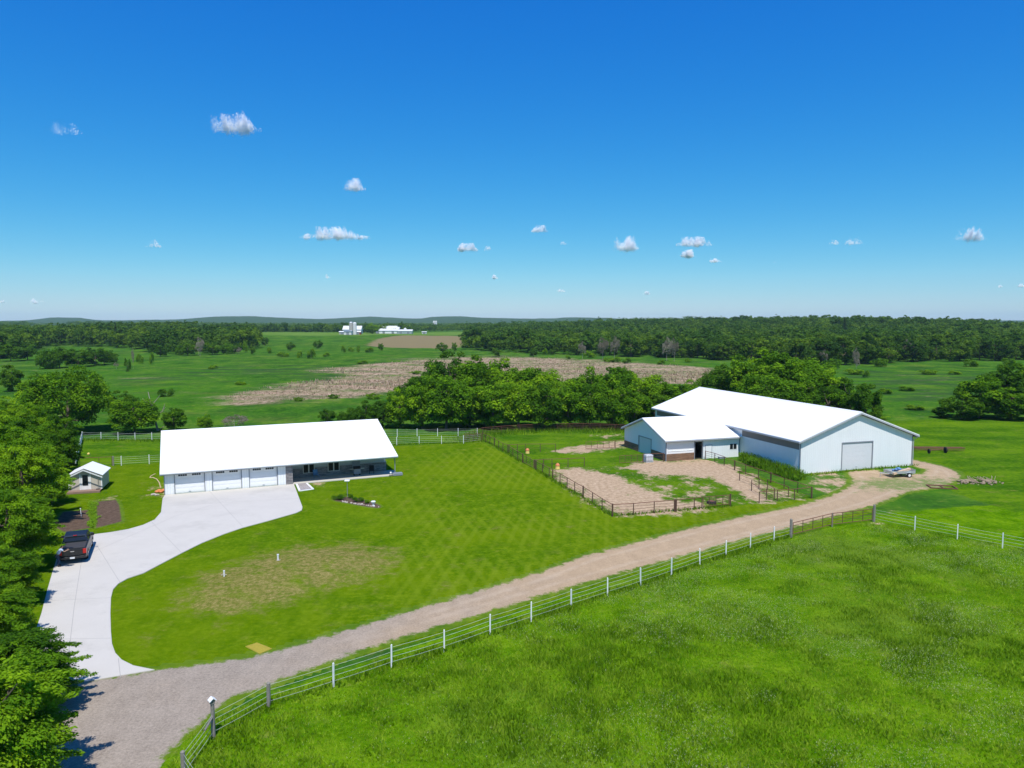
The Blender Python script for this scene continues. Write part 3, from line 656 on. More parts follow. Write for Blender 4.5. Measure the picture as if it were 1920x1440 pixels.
# stable wing, local frame of the barn
X0, Y0 = -12.37, 13.16
WE, WR = 3.08, 5.5
def wb(m, x0, x1, y0, y1, z0, z1): m.box(X0 + x0, X0 + x1, Y0 + y0, Y0 + y1, z0, z1)
mb = MB()
wb(mb, 0, .28, 0, .2, 1.02, 3.0); wb(mb, .28, 4.65, 0, .2, 2.66, 3.0); wb(mb, 4.65, 6.0, 0, .2, 2.58, 3.0); wb(mb, 6.0, 10.6, 0, .2, 0, 3.0); wb(mb, 10.6, 11.8, 0, .2, 0, 1.15)
wb(mb, 10.6, 11.8, 0, .2, 2.0, 3.0); wb(mb, 11.8, 12.36, 0, .2, 0, 3.0)
wb(mb, 0, .2, .2, 4.4, 1.05, 3.0); wb(mb, 0, .2, 8.3, 13.0, 1.05, 3.0); wb(mb, 0, .2, 4.4, 8.3, 2.45, 3.0); wb(mb, 0, 12.36, 13.0, 13.2, 0, 3.0)
mb.prismx([(Y0 + .02, 3.0), (Y0 + 13.18, 3.0), (Y0 + 6.6, 5.25)], X0 + .01, X0 + .19)
mb.build('wing_wall', M['siding'], barn)
mb = MB(); wb(mb, -.02, 4.65, -.02, .18, 0, 1.02); wb(mb, -.03, .19, .18, 4.4, 0, 1.05); mb.build('wainscot', M['wainscot'], barn)
mb = MB(); wb(mb, -.03, .19, 8.3, 13.22, 0, 1.05); mb.build('wainscot', M['wainscot'], barn)
mb = MB(); wb(mb, .28, 4.65, .06, .16, 1.02, 2.66); wb(mb, .35, 4.4, .02, .06, 1.36, 1.44); dr_ = mb.build('sliding_panel', M['doorwhite'], barn, .008)
mb = MB(); wb(mb, .2, 4.7, -.04, .02, 2.68, 2.78); wb(mb, 4.62, 4.72, -.04, .05, 0, 2.68); wb(mb, 5.98, 6.08, -.04, .05, 0, 2.66); wb(mb, 4.72, 6.08, -.038, .02, 2.66, 2.74)
mb.build('wing_trim', M['trim'], barn); mb = MB(); wb(mb, -.05, .06, -.05, .06, 0, 2.95); mb.build('corner_trim', M['trim'], barn); mb = MB(); wb(mb, 12.2, 12.3, -.05, .0, 0, 2.9); mb.build('downspout', M['trim'], barn)
mb = MB(); wb(mb, .3, 12.2, .3, 12.9, .01, .03); mb.build('stable_floor', M['dark'], barn)
mb = MB()
for r_ in range(4): wb(mb, .05, .12, 4.4, 8.3, .02 + r_ * .61, .02 + r_ * .61 + .6)
mb.build('overhead_door', M['doorgrey'], barn, .006)
mb = MB(); wb(mb, -.05, .05, 4.3, 4.42, 0, 2.45); wb(mb, -.05, .05, 8.28, 8.4, 0, 2.45); wb(mb, -.045, .05, 4.3, 8.4, 2.45, 2.57); mb.build('door_trim', M['trim'], barn)
mb = MB(); wb(mb, 6.5, 7.5, -.035, -.005, .05, 2.0); dr_ = mb.build('side_door', M['doorwhite'], barn)
mb = MB(); wb(mb, 6.42, 6.5, -.05, 0, .02, 2.06); wb(mb, 7.5, 7.58, -.05, 0, .02, 2.06); wb(mb, 6.5, 7.5, -.05, 0, 2.0, 2.06); mb.build('frame', M['trimlight'], dr_)
mb = MB(); mb.ball((X0 + 7.38, Y0 - .08, 1.0), .04); mb.build('handle', M['chrome'], dr_)
mb = MB(); wb(mb, 10.55, 11.85, -.03, .04, 1.10, 1.17); wb(mb, 10.55, 11.85, -.03, .04, 1.98, 2.05)
for xx in (10.55, 11.16, 11.78): wb(mb, xx, xx + .07, -.03, .04, 1.17, 1.98)
wd = mb.build('window', M['white'], barn)
for a_, b_ in ((10.62, 11.16), (11.23, 11.78)):
    mb = MB(); wb(mb, a_, b_, .01, .03, 1.17, 1.98); mb.build('pane', M['glass'], wd)
mb = MB()
mb.slab([(X0 - .4, Y0 - .5, WE), (X0 + 12.37 + 2.75, Y0 - .5, WE), (X0 + 12.37 + 2.75, Y0 + 6.6, WR), (X0 - .4, Y0 + 6.6, WR)], .1)
mb.slab([(X0 - .4, Y0 + 6.6, WR), (X0 + 12.37 + 2.75, Y0 + 6.6, WR), (X0 + 12.37 + 2.75, Y0 + 13.7, WE), (X0 - .4, Y0 + 13.7, WE)], .1)
rf = mb.build('wing_roof', M['roof'], barn)
mb = MB()
for z_ in (0,):
    xx = X0 - .43
    mb.prismx([(Y0 - .5, WE - .1), (Y0 + 6.6, WR - .1), (Y0 + 6.6, WR - .28), (Y0 - .5, WE - .28)], xx, xx + .03)
    mb.prismx([(Y0 + 6.6, WR - .1), (Y0 + 13.7, WE - .1), (Y0 + 13.7, WE - .28), (Y0 + 6.6, WR - .28)], xx, xx + .03)
wb(mb, -.4, 12.0, -.53, -.5, WE - .24, WE - .06); wb(mb, -.4, 12.0, 13.7, 13.73, WE - .24, WE - .06)
mb.build('fascia', M['trimlight'], rf)
mb = MB(); wb(mb, -.38, 11.9, -.48, -.01, WE - .24, WE - .21); mb.build('soffit', M['trim'], rf)
mb = MB(); wb(mb, 2.6, 2.85, -.16, -.05, 2.80, 2.92); mb.build('wall_lamp', M['white'], barn)

# ------------------------------------------------------------------ shed with a deck
sx_, sy_ = -51.96, 84.79
shed = empty('garden_shed', (sx_, sy_, 0), R(18), 'small white shed with pitched metal roof and wooden front deck under the left trees', 'shed')
M['clap'] = ribbed('tan_panel_siding', (0.55, 0.50, 0.42), 0.3, 'XY', .7, .3)
mb = MB(); SW, SD = 3.5, 3.9
mb.box(0, 1.28, 0, .12, .25, 1.88); mb.box(2.22, SW, 0, .12, .25, 1.88); mb.box(0, .12, .12, SD, .25, 1.88); mb.box(SW - .12, SW, .12, SD, .25, 1.88); mb.box(.12, SW - .12, SD - .12, SD, .25, 1.88)
mb.prism([(0.01, 1.88), (SW - .01, 1.88), (SW - .01, 1.89), (SW / 2, 2.74), (0.01, 1.89)], .005, .115); mb.prism([(0.01, 1.88), (SW - .01, 1.88), (SW / 2, 2.74)], SD - .115, SD - .005)
mb.box(1.28, 2.22, .01, .11, 2.2, 2.21)
mb.build('wall', M['clap'], shed)
mb = MB(); mb.slab([(-.22, -.45, 1.98), (SW / 2, -.45, 2.90), (SW / 2, SD + .2, 2.90), (-.22, SD + .2, 1.98)], .07); mb.slab([(SW / 2, -.45, 2.90), (SW + .22, -.45, 1.98), (SW + .22, SD + .2, 1.98), (SW / 2, SD + .2, 2.90)], .07)
rf = mb.build('roof', M['roof_y'], shed)
mb = MB(); mb.prism([(-.22, 1.83), (SW / 2, 2.79), (SW / 2, 2.64), (-.22, 1.69)], -.78, -.75); mb.prism([(SW / 2, 2.79), (SW + .22, 1.83), (SW + .22, 1.69), (SW / 2, 2.64)], -.78, -.75); mb.build('fascia', M['white'], rf)
mb = MB(); mb.box(1.28, 2.22, .03, .09, .25, 2.1); dr_ = mb.build('door', M['white'], shed)
mb = MB(); mb.box(1.46, 2.04, .0, .03, .75, 1.98); mb.build('pane', M['glass'], dr_)
mb = MB(); mb.box(2.10, 2.16, -.03, .03, 1.1, 1.2); mb.build('handle', M['trim'], dr_)
for x0, x1, z1 in ((1.15, 1.28, 2.2), (2.22, 2.35, 2.2), (-.02, .1, 1.98), (SW - .1, SW + .02, 1.98)): mb = MB(); mb.box(x0, x1, -.03, -.002, .25, z1); mb.build('trim_board', M['white'], shed)
mb = MB()
for k in range(9): mb.box(.05, SW - .05, -1.0 + k * .11, -1.0 + k * .11 + .1, .2, .25)
mb.box(.02, SW - .02, -1.05, -1.0, .02, .24); mb.build('deck', M['deckwood'], shed)
g = empty('push_broom', (sx_ + 3.0, sy_ + .9, .25), R(18), 'broom leaning on the right side of the shed front', 'broom')
mb = MB(); mb.tube((0, -.25, .05), (0.02, -.02, 1.35), .025, n=6); mb.build('handle', M['oldwood'], g)
mb = MB(); mb.box(-.2, .2, -.33, -.22, 0, .1); mb.build('brush', M['rubber'], g)

# ------------------------------------------------------------------ pickup truck
def wheel(parent, x, y, r=.40, w=.26):
    e = 1 if x > 0 else -1
    mb = MB(); mb.tube((x - w / 2, y, r), (x + w / 2, y, r), r, n=24); t = mb.build('tyre', M['rubber'], parent, .03)
    mb = MB(); mb.tube((x + e * (w / 2 - .02), y, r), (x + e * (w / 2 + .012), y, r), r * .62, n=18); mb.tube((x + e * (w / 2), y, r), (x + e * (w / 2 + .03), y, r), r * .2, n=10); mb.build('rim', M['chrome'], t)
tx, ty = P(137, 1058)
truck = empty('pickup_truck', (tx, ty, .05), R(24.5), 'dark grey pickup truck parked on the concrete drive in tree shade', 'truck')
# local: x to the right, y forward from the tailgate; body extruded across x from a side profile
body = [(-.02, .45), (-.05, .75), (.0, 1.22), (1.95, 1.24), (1.97, 1.26), (3.9, 1.27), (5.1, 1.20), (5.62, 1.08), (5.72, .8), (5.70, .42), (5.25, .36), (5.22, .62), (5.0, .86), (4.55, .86), (4.33, .62), (4.28, .36), (1.62, .36), (1.58, .62), (1.36, .86), (.92, .86), (.70, .62), (.66, .42)]
mb = MB(); mb.prismx(body, -1.0, 1.0); mb.build('body', M['carpaint'], truck, .05)
cab = [(1.92, 1.24), (2.02, 1.62), (2.18, 1.84), (2.5, 1.90), (3.4, 1.89), (3.75, 1.82), (4.35, 1.27)]
mb = MB()
n_ = len(cab)
vsL = [(-.86 + (.16 * (z - 1.24) / .66) - .1, y, z) for y, z in cab]; vsR = [(-x, y, z) for x, y, z in vsL]
mb.add(vsL + vsR, [tuple(range(n_ - 1, -1, -1)), tuple(range(n_, 2 * n_))] + [(k, (k + 1) % n_, n_ + (k + 1) % n_, n_ + k) for k in range(n_)])
cb_ = mb.build('cab', M['carroof'], truck, .03)
mb = MB()
def xin(z): return .96 - .16 * (z - 1.24) / .66
for e in (-1, 1):
    mb = MB()
    for q_ in (((2.12, 1.32), (2.22, 1.74), (2.95, 1.80), (2.95, 1.32)), ((3.05, 1.32), (3.05, 1.80), (3.62, 1.74), (4.05, 1.32))):
        vs = [(e * (xin(z) + .012), y, z) for y, z in q_]; mb.add(vs, [(0, 1, 2, 3)] if e > 0 else [(3, 2, 1, 0)])
    mb.build('side_window', M['glass'], cb_)
mb = MB(); mb.add([(-.80, 1.925, 1.27), (.80, 1.925, 1.27), (.72, 2.065, 1.76), (-.72, 2.065, 1.76)], [(0, 1, 2, 3)]); mb.build('rear_window', M['glass'], cb_)
mb = MB(); mb.add([(-.78, 4.27, 1.36), (.78, 4.27, 1.36), (.68, 3.83, 1.775), (-.68, 3.83, 1.775)], [(3, 2, 1, 0)]); mb.build('windscreen', M['glass'], cb_)
mb = MB(); mb.box(-.14, .14, 2.06, 2.14, 1.80, 1.845); mb.build('brake_light', M['taillight'], cb_)
mb = MB(); mb.box(-.90, .90, .06, 1.88, 1.235, 1.285)
for k in range(4): mb.box(-.89, .89, .1 + k * .45, .14 + k * .45, 1.285, 1.30)
mb.build('bed_cover', simple('charcoal_bed_cover', (0.05, 0.048, 0.05), .7), truck, .012)
mb = MB(); mb.box(-.72, .72, -.075, -.03, .70, 1.20); tg = mb.build('tailgate', M['carpaint'], truck, .02)
mb = MB(); mb.box(-.14, .14, -.095, -.07, 1.02, 1.08); mb.build('handle', M['chrome'], tg)
mb = MB(); mb.box(-.98, .98, -.22, .05, .46, .64); bp = mb.build('rear_bumper', M['carpaint'], truck, .03)
mb = MB(); mb.box(-.17, .17, -.24, -.215, .48, .62); mb.build('licence_plate', M['plate'], bp)
mb = MB(); mb.box(-.98, .98, 5.66, 5.84, .4, .62); mb.build('front_bumper', M['chrome'], truck, .03)
mb = MB(); mb.box(-.6, .6, 5.66, 5.76, .64, 1.0); mb.build('grille', M['rubber'], truck)
for e in (-1, 1):
    mb = MB(); mb.box(e * .88 - .13, e * .88 + .13, -.09, .10, .80, 1.19); mb.build('tail_light', M['taillight'], truck, .02)
    mb = MB(); mb.box(e * .80 - .16, e * .80 + .16, 5.60, 5.735, .78, .98); mb.build('headlight', M['headlight'], truck, .02)
    mb = MB(); mb.box(e * 1.13 - .12, e * 1.13 + .12, 3.78, 3.88, 1.26, 1.46); mb.tube((e * .93, 3.85, 1.28), (e * 1.06, 3.83, 1.32), .025, n=6); mb.build('mirror', M['rubber'], truck, .02)
    mb = MB(); mb.box(e * 1.0 - .012, e * 1.0 + .02, 2.15, 4.0, .50, .58); mb.build('side_step', M['chrome'], truck)
    for y_ in (1.14, 4.78): wheel(truck, e * .88, y_)
    for y_ in (2.78, 3.5):
        mb = MB(); mb.box(e * 1.005 - .015, e * 1.005 + .015, y_, y_ + .18, 1.08, 1.11); mb.build('door_handle', M['chrome'], truck)

# ------------------------------------------------------------------ person leaning on the truck
def skin_obj(name, joints, mat, parent, sub=2):
    """joints: list of (parent index, (x,y,z), radius)"""
    me = bpy.data.meshes.new(name); me.from_pydata([j[1] for j in joints], [(j[0], k) for k, j in enumerate(joints) if j[0] is not None], [])
    o = link(name, me, parent, [mat])
    s = o.modifiers.new('skin', 'SKIN'); s.use_smooth_shade = True
    if not me.skin_vertices: me.attributes.new('skin', 'FLOAT', 'POINT')
    for k, j in enumerate(joints):
        r = j[2]; me.skin_vertices[0].data[k].radius = (r, r) if not isinstance(r, tuple) else r; me.skin_vertices[0].data[k].use_root = k == 0
    b = o.modifiers.new('sub', 'SUBSURF'); b.levels = sub; b.render_levels = sub
    return o
px_, py_ = P(112, 1062.5)
pers = empty('person', (px_, py_, .05), R(-55), 'person in pale blue shirt and dark jeans leaning over the side of the pickup truck', 'person')
def arm(s, base, r):
    return [(base, (s * .17, .15, 1.40), .065 * r), (None, (s * .235, .36, 1.20), .047 * r), (None, (s * .16, .56, 1.27), .032 * r)]
def figure(scale_t, legs=True, arms=True, hands=True, lower=True, torso=True, full=True, rl=1.0):
    J = [(None, (0, -.13, .95), .135 * scale_t)]
    J.append((0, (0, -.04, 1.12), .12 * scale_t)); J.append((1, (0, .10, 1.32), .145 * scale_t))
    if full:
        J.append((2, (0, .20, 1.47), .058)); J.append((3, (0, .25, 1.56), .085)); J.append((4, (0, .28, 1.66), .082))
    base = 2
    if arms:
        for s in (-1, 1):
            k = len(J); J.append((base, (s * .17, .15, 1.40), .065 * scale_t)); J.append((k, (s * .235, .36, 1.20), .046 * scale_t))
            if hands:
                J.append((k + 1, (s * .17, .56, 1.27), .03)); J.append((k + 2, (s * .155, .63, 1.285), .034))
                w = len(J) - 1
                for q in range(4):
                    fx = s * (.155 + (.03 - .02 * q)); f = len(J)
                    J.append((w, (fx, .685, 1.29), .010)); J.append((f, (fx, .715 + .006 * (q in (1, 2)), 1.27), .009)); J.append((f + 1, (fx, .722, 1.245), .008))
                f = len(J); J.append((w - 1, (s * .115, .60, 1.27), .012)); J.append((f, (s * .105, .645, 1.255), .010))
    if legs:
        for s in (-1, 1):
            k = len(J); J.append((0, (s * .10, -.13, .86), .095 * rl)); J.append((k, (s * .12, -.05, .50), .066 * rl)); J.append((k + 1, (s * .125, -.14, .10), .045 * rl))
            if hands: J.append((k + 2, (s * .13, -.05, .04), .042)); J.append((k + 3, (s * .135, .08, .035), .034))
    return J
bd = skin_obj('body', figure(.74), M['skin'], pers)
SJ = [(None, (0, -.10, .98), .165), (0, (0, -.02, 1.16), .15), (1, (0, .10, 1.33), .165), (2, (0, .17, 1.43), .09)]
for s in (-1, 1):
    k = len(SJ); SJ += [(2, (s * .17, .15, 1.39), .085), (k, (s * .215, .29, 1.27), .065)]
skin_obj('shirt', SJ, M['shirt'], pers)
JJ = [(None, (0, -.12, .96), .155)]
for s in (-1, 1):
    k = len(JJ); JJ += [(0, (s * .10, -.13, .86), .112), (k, (s * .12, -.05, .50), .085), (k + 1, (s * .125, -.135, .09), .068)]
skin_obj('jeans', JJ, M['jeans'], pers)
for s in (-1, 1):
    mb = MB(); mb.ball((s * .13, -.02, .05), .085, .6, 12, 6); [mb.v.__setitem__(i_, (v_[0], (v_[1] + .02) * 1.7 - .02, max(0, v_[2]))) for i_, v_ in enumerate(mb.v)]
    mb.build('shoe', M['shoe'], pers, smooth=True)
mb = MB(); mb.ball((0, .255, 1.665), .107, 1.0, 14, 8); mb.v = [(x, y - .012 if z > 1.62 else y - .03, z) for x, y, z in mb.v]; mb.build('hair', M['hair'], pers, smooth=True)
mb = MB(); mb.tube((0, .36, 1.63), (0, .395, 1.60), .012, .018, 6); mb.build('nose', M['skin'], bd)
for s in (-1, 1):
    mb = MB(); mb.ball((s * .033, .352, 1.645), .012, 1, 8, 5); mb.build('eye', M['glass'], bd)
    mb = MB(); mb.ball((s * .088, .27, 1.63), .024, 1.3, 8, 5); mb.build('ear', M['skin'], bd)
mb = MB(); mb.box(-.025, .025, .34, .356, 1.568, 1.577); mb.build('mouth', M['taillight'], bd)

# ------------------------------------------------------------------ fences, gates
def rel(p, o): return (p[0] - o[0], p[1] - o[1], p[2] - o[2] if len(p) > 2 else 0)
def pole_mesh(name, r, h, mat, n=8, cap=True, taper=1.0):
    mb = MB(); mb.tube((0, 0, -.05), (0, 0, h), r, r * taper, n)
    if cap: mb.tube((0, 0, h), (0, 0, h + r * .5), r * taper, r * .35, n)
    me = bpy.data.meshes.new(name); me.from_pydata(mb.v, [], mb.f); me.materials.append(mat); return me
PM = {'white': pole_mesh('post', .055, 1.34, M['postwhite'], 4), 'wood': pole_mesh('post', .105, 1.30, M['oldwood'], 10, True, .95),
      'woodtall': pole_mesh('post', .13, 1.66, M['oldwood'], 10, True, .93), 'pipe': pole_mesh('post', .05, 1.26, M['pipe'], 8), 'pipethick': pole_mesh('post', .085, 1.32, M['pipe'], 8),
      'thin': pole_mesh('post', .035, 1.22, M['pipe'], 6)}
def wire_fence(pts, label, group=None, kinds=None, hs=(.32, .62, .92, 1.2), r=.0085, name='wire_fence'):
    o = (*pts[0], 0); f = empty(name, o, 0, label, 'fence', group)
    for k, p in enumerate(pts):
        kd = (kinds or {}).get(k, 'white')
        if kd is None: continue
        q = link('post', PM[kd], f, ()); q.location = rel((*p, 0), o); q.rotation_euler = (random.uniform(-.012, .012), random.uniform(-.012, .012), random.uniform(0, 1))
    for h in hs:
        mb = MB()
        for a_, b_ in zip(pts, pts[1:]):
            A_, B_ = Vector(rel((*a_, h), o)), Vector(rel((*b_, h), o)); mid = (A_ + B_) / 2 + Vector((0, 0, -.02))
            mb.tube(A_, mid, r, n=4, caps=False); mb.tube(mid, B_, r, n=4, caps=False)
        mb.build('wire', M['wire'], f)
    return f
def pipe_fence(pts, label, group='brown pipe fence runs of the corral', kinds=None, cat='fence', rails=(.35, .65, .95), name='pipe_fence', rr=.015, H_=1.24, mat='pipe'):
    o = (*pts[0], 0); f = empty(name, o, 0, label, cat, group)
    for k, p in enumerate(pts):
        kd = (kinds or {}).get(k, 'pipe')
        if kd is None: continue
        q = link('post', PM[kd], f, ()); q.location = rel((*p, 0), o)
    mb = MB()
    for a_, b_ in zip(pts, pts[1:]): mb.tube(rel((*a_, H_), o), rel((*b_, H_), o), .036, n=6)
    mb.build('top_rail', M['rust'], f)
    for h in rails:
        mb = MB()
        for a_, b_ in zip(pts, pts[1:]): mb.tube(rel((*a_, h), o), rel((*b_, h), o), rr, n=5)
        mb.build('rail', M[mat], f)
    return f
def gate(a_, b_, label, h=1.25, n=2, group='brown tube gates', name='pipe_gate', z0=.22, rails=5):
    a_, b_ = Vector((*a_, 0)), Vector((*b_, 0)); L = (b_ - a_).length; rz = math.atan2((b_ - a_).y, (b_ - a_).x)
    g = empty(name, a_, rz, label, 'gate', group)
    mb = MB(); r = .032
    mb.tube((.08, 0, z0), (.08, 0, h), r, n=6); mb.tube((L - .08, 0, z0), (L - .08, 0, h), r, n=6); mb.tube((.08, 0, h), (L - .08, 0, h), r, n=6); mb.tube((.08, 0, z0), (L - .08, 0, z0), r, n=6)
    mb.build('frame', M['rust'], g)
    for k in range(1, rails - 1):
        mb = MB(); z = z0 + (h - z0) * k / (rails - 1); mb.tube((.08, 0, z), (L - .08, 0, z), .019, n=5); mb.build('rail', M['pipe'], g)
    for k in range(1, n + 1):
        mb = MB(); x = L * k / (n + 1); mb.box(x - .025, x + .025, -.02, .02, z0, h); mb.build('upright', M['pipe'], g)
    return g

road_pts = [(400.4, 1384), (503.8, 1326), (625.5, 1287.5), (734.3, 1251), (832.8, 1221), (919, 1190), (996, 1165), (1071, 1139.5), (1139, 1117), (1201, 1097), (1259, 1077), (1312, 1058), (1361, 1042), (1407, 1027.5), (1451, 1014.6), (1483, 1006.5)]
rp = PP(road_pts)
wire_fence(rp, 'long white post and wire fence running beside the gravel track', None, {0: None, 1: 'wood', 15: 'woodtall'})
cp = empty('corner_post', (*rp[0], 0), 0, 'tall weathered corner post carrying the birdhouse, nearest post to the camera', 'post')
mb = MB(); mb.tube((0, 0, -.05), (.0, 0, 1.78), .105, .085, 10); mb.build('pole', M['oldwood'], cp)
bp_ = P(345, 1462)
d_ = (Vector(bp_) - Vector(rp[0])).normalized()
mb = MB(); mb.tube((0, 0, 1.12), (d_.x * .95, d_.y * .95, .95), .055, n=6); mb.build('brace', M['oldwood'], cp)
bh = empty('birdhouse', (rp[0][0], rp[0][1], 1.74), R(40), 'small birdhouse with white roof on top of the nearest fence post', 'birdhouse')
mb = MB(); mb.box(-.1, .1, -.1, .1, 0, .18); mb.prism([(-.1, .18), (.1, .18), (0, .26)], -.1, .1); mb.build('box', M['oldwood'], bh)
mb = MB(); mb.slab([(-.17, -.17, .17), (0, -.17, .31), (0, .17, .31), (-.17, .17, .17)], .02); mb.slab([(0, -.17, .31), (.17, -.17, .17), (.17, .17, .17), (0, .17, .31)], .02); mb.build('roof', M['white'], bh)
mb = MB(); mb.tube((0, -.104, .1), (0, -.1, .1), .025, n=10); mb.build('entrance_hole', M['dark'], bh)
wire_fence([rp[0], bp_, P(500, 1700)], 'white wire fence turning toward the camera at the birdhouse post', None, {0: None, 1: 'wood'})
wire_fence(PP([(1638.4, 977.5), (1715.2, 993.6), (1795, 1009.8), (1879.6, 1027), (1970, 1044), (2070, 1064), (2180, 1084)]), 'white post and wire fence running right from the tall gate post', None, {0: 'woodtall'})
gp = PP([(1485.5, 1006), (1560, 987), (1636, 978)])
gate(gp[0], gp[1], 'left leaf of the brown gate pair beside the gravel track', 1.3, 3, 'pair of pasture gates'); gate(gp[1], gp[2], 'right leaf of the brown gate pair, hung on the tall post', 1.3, 3, 'pair of pasture gates')
mb = MB(); mb.tube((0, 0, -.05), (0, 0, 1.35), .06, n=8); q = mb.build('gate_post', M['oldwood']); q.location = (*gp[1], 0); tag(q, 'grey post between the two leaves of the pasture gate', 'post')

# left-hand corral line, lawn side
c1 = PP([(905, 826), (910.8, 829), (918.7, 832.5), (927, 836), (935, 841), (943, 846), (952.5, 849.5), (961.7, 856), (970.8, 862), (980, 867.5)])
pipe_fence(c1, 'brown pipe fence along the lawn, far section nearest the trees', kinds={3: 'pipethick', 6: 'pipethick', 9: 'pipethick'})
gate(P(980.5, 868), P(1001, 879.3), 'brown gate in the middle of the lawn side corral fence', 1.2, 2)
pipe_fence(PP([(1002.5, 879.7), (1005, 881), (1017, 887.5), (1029.7, 895), (1036, 897.5)]), 'short brown pipe fence section right after the lawn side gate', kinds={0: 'pipethick', 1: 'pipethick'})
gate(P(1036.5, 898), P(1043, 901.3), 'narrow brown walk gate in the lawn side corral fence', 1.2, 0)
pipe_fence(PP([(1050, 906.7), (1063.3, 914.5), (1077.5, 923.5), (1093.3, 932.5), (1111, 944.3), (1128.8, 956.2), (1148.3, 968.3)]), 'brown pipe fence along the lawn, near section ending at the front corner', kinds={3: 'pipethick', 6: 'pipethick'})
pipe_fence(PP([(1148.3, 968.3), (1187.7, 966), (1226.4, 962.4), (1264.7, 959.5), (1267.5, 959.3), (1301.5, 955.5), (1316, 953.3)]), 'brown pipe fence across the front of the dirt corral', kinds={3: 'pipethick', 4: 'pipethick'})
gate(P(1317, 953), P(1367.5, 948.8), 'brown gate closing the right end of the corral front fence', 1.22, 3)
q = link('gate_post', PM['pipethick'], None, ()); q.location = (*P(1369, 948.6), 0); tag(q, 'brown pipe post at the open end of the corral front gate', 'post')
pipe_fence(PP([(1423.5, 943), (1457.3, 939.2), (1489.4, 937.4), (1521.5, 933.6)]), 'brown pipe fence across the end of the cattle chute', rails=(.5,))
pipe_fence(PP([(1322.7, 861.5), (1340, 866), (1357.7, 873), (1377.4, 881.5), (1398, 889), (1422, 897.5), (1445, 905.5), (1470, 916), (1495.5, 924), (1521.7, 934.5)]), 'long brown pipe fence from the stable opening down the right side of the chute', kinds={3: 'pipethick', 6: 'pipethick', 9: 'pipethick'})
pipe_fence(PP([(1386.6, 901), (1423, 916), (1451.7, 936.3)]), 'middle pipe rail run inside the cattle chute', rails=(.3, .75))
pipe_fence(PP([(1409, 920), (1437, 937)]), 'short pipe rail on the left side of the chute', rails=(.2,), H_=.9)
pipe_fence(PP([(1438.6, 918.6), (1478, 932.6)]), 'short pipe rail on the right side inside the chute', rails=(.4,))
pipe_fence(PP([(955, 848.5), (970, 848), (985, 847.5), (1013, 847.5), (1041.3, 847.2)]), 'far brown pipe divider inside the green paddock', rails=(.6,))
pipe_fence(PP([(1005, 879), (1019, 878), (1035, 877.5), (1065, 876.5), (1095.5, 875)]), 'nearer brown pipe divider above the dirt corral', rails=(.6,))
gate(P(1097.5, 843.5), P(1153, 841), 'brown gate on the dirt strip left of the stable wing', 1.25, 4)
pipe_fence(PP([(1153.5, 841), (1174, 836.5)]), 'short brown pipe rail joining the far gate to the stable corner', rails=(.4, .8))
gate(P(1160.8, 870.5), P(1206, 868), 'brown gate beside the white tank left of the stable', 1.2, 3)
pipe_fence(PP([(1206, 868), (1244, 865.8)]), 'short brown pipe rail joining the tank gate to the stable front', rails=(.4, .8))
pipe_fence(PP([(870, 828), (905, 815), (940, 812), (975, 809.5), (1021, 807.5), (1045, 807), (1068, 807), (1093, 807), (1125, 807.5), (1153, 808.5), (1176, 810)]), 'dark pipe fence across the back of the paddocks before the tree clump', kinds={0: None, 4: 'pipethick'}, mat='pipe', rr=.03)
gate(P(872, 830), P(904, 827), 'brown gate at the far corner of the lawn', 1.3, 3)
# white fences behind and beside the house
wire_fence(PP([(722, 835), (744, 834.5), (786, 833), (828, 832.3), (869, 831.5), (902, 828)]), 'white board and wire fence behind the lawn right of the house', None, {0: None, 5: 'thin'}, r=.012)
wire_fence(PP([(700, 820), (745, 819), (782, 818), (820.5, 817.5), (859, 817), (895, 817)]), 'farther white post fence in front of the central tree clump', None, {0: None}, r=.010)
wire_fence(PP([(212.5, 873), (227.7, 873), (280, 870), (330, 867)]), 'white post fence on the grass left of the house', None, {0: 'wood'}, r=.011)
pipe_fence(PP([(150, 875.5), (186, 874), (210, 873)]), 'thin dark rail behind the garden shed', None, {0: 'thin', 1: 'thin', 2: 'thin'}, rails=(.5,), rr=.015)
wire_fence(PP([(154.6, 824), (189.6, 825), (221.5, 825.4), (253.5, 826.3), (284.8, 825.6), (330, 825)]), 'farther white post fence behind the left paddock', None, None, r=.014)
pts = [(154.6, 824), (153, 830), (151.5, 837), (149.5, 845), (147, 854), (144, 864), (142, 873)]
wire_fence(PP(pts), 'white post fence seen end on along the left tree line', None, None, r=.045)

# ------------------------------------------------------------------ yard things
tk = empty('water_tank', (*P(1215, 866), 0), R(18), 'white plastic cube tank standing left of the stable front', 'tank')
mb = MB(); mb.box(-.55, .55, -.5, .5, .15, 1.1); mb.build('bottle', M['tank'], tk, .08)
mb = MB(); mb.box(-.6, .6, -.55, .55, 0, .13); mb.build('pallet', M['galv'], tk)
mb = MB()
for z in (.3, .6, .9): [mb.tube(a_, b_, .015, n=4) for a_, b_ in (((-.58, -.53, z), (.58, -.53, z)), ((-.58, .53, z), (.58, .53, z)), ((-.58, -.53, z), (-.58, .53, z)), ((.58, -.53, z), (.58, .53, z)))]
for x in (-.58, -.2, .2, .58): mb.tube((x, -.53, .1), (x, -.53, 1.12), .015, n=4)
mb.build('cage', M['galv'], tk)
mb = MB(); mb.tube((0, 0, 1.09), (0, 0, 1.16), .14, n=14); mb.build('cap', M['white'], tk)
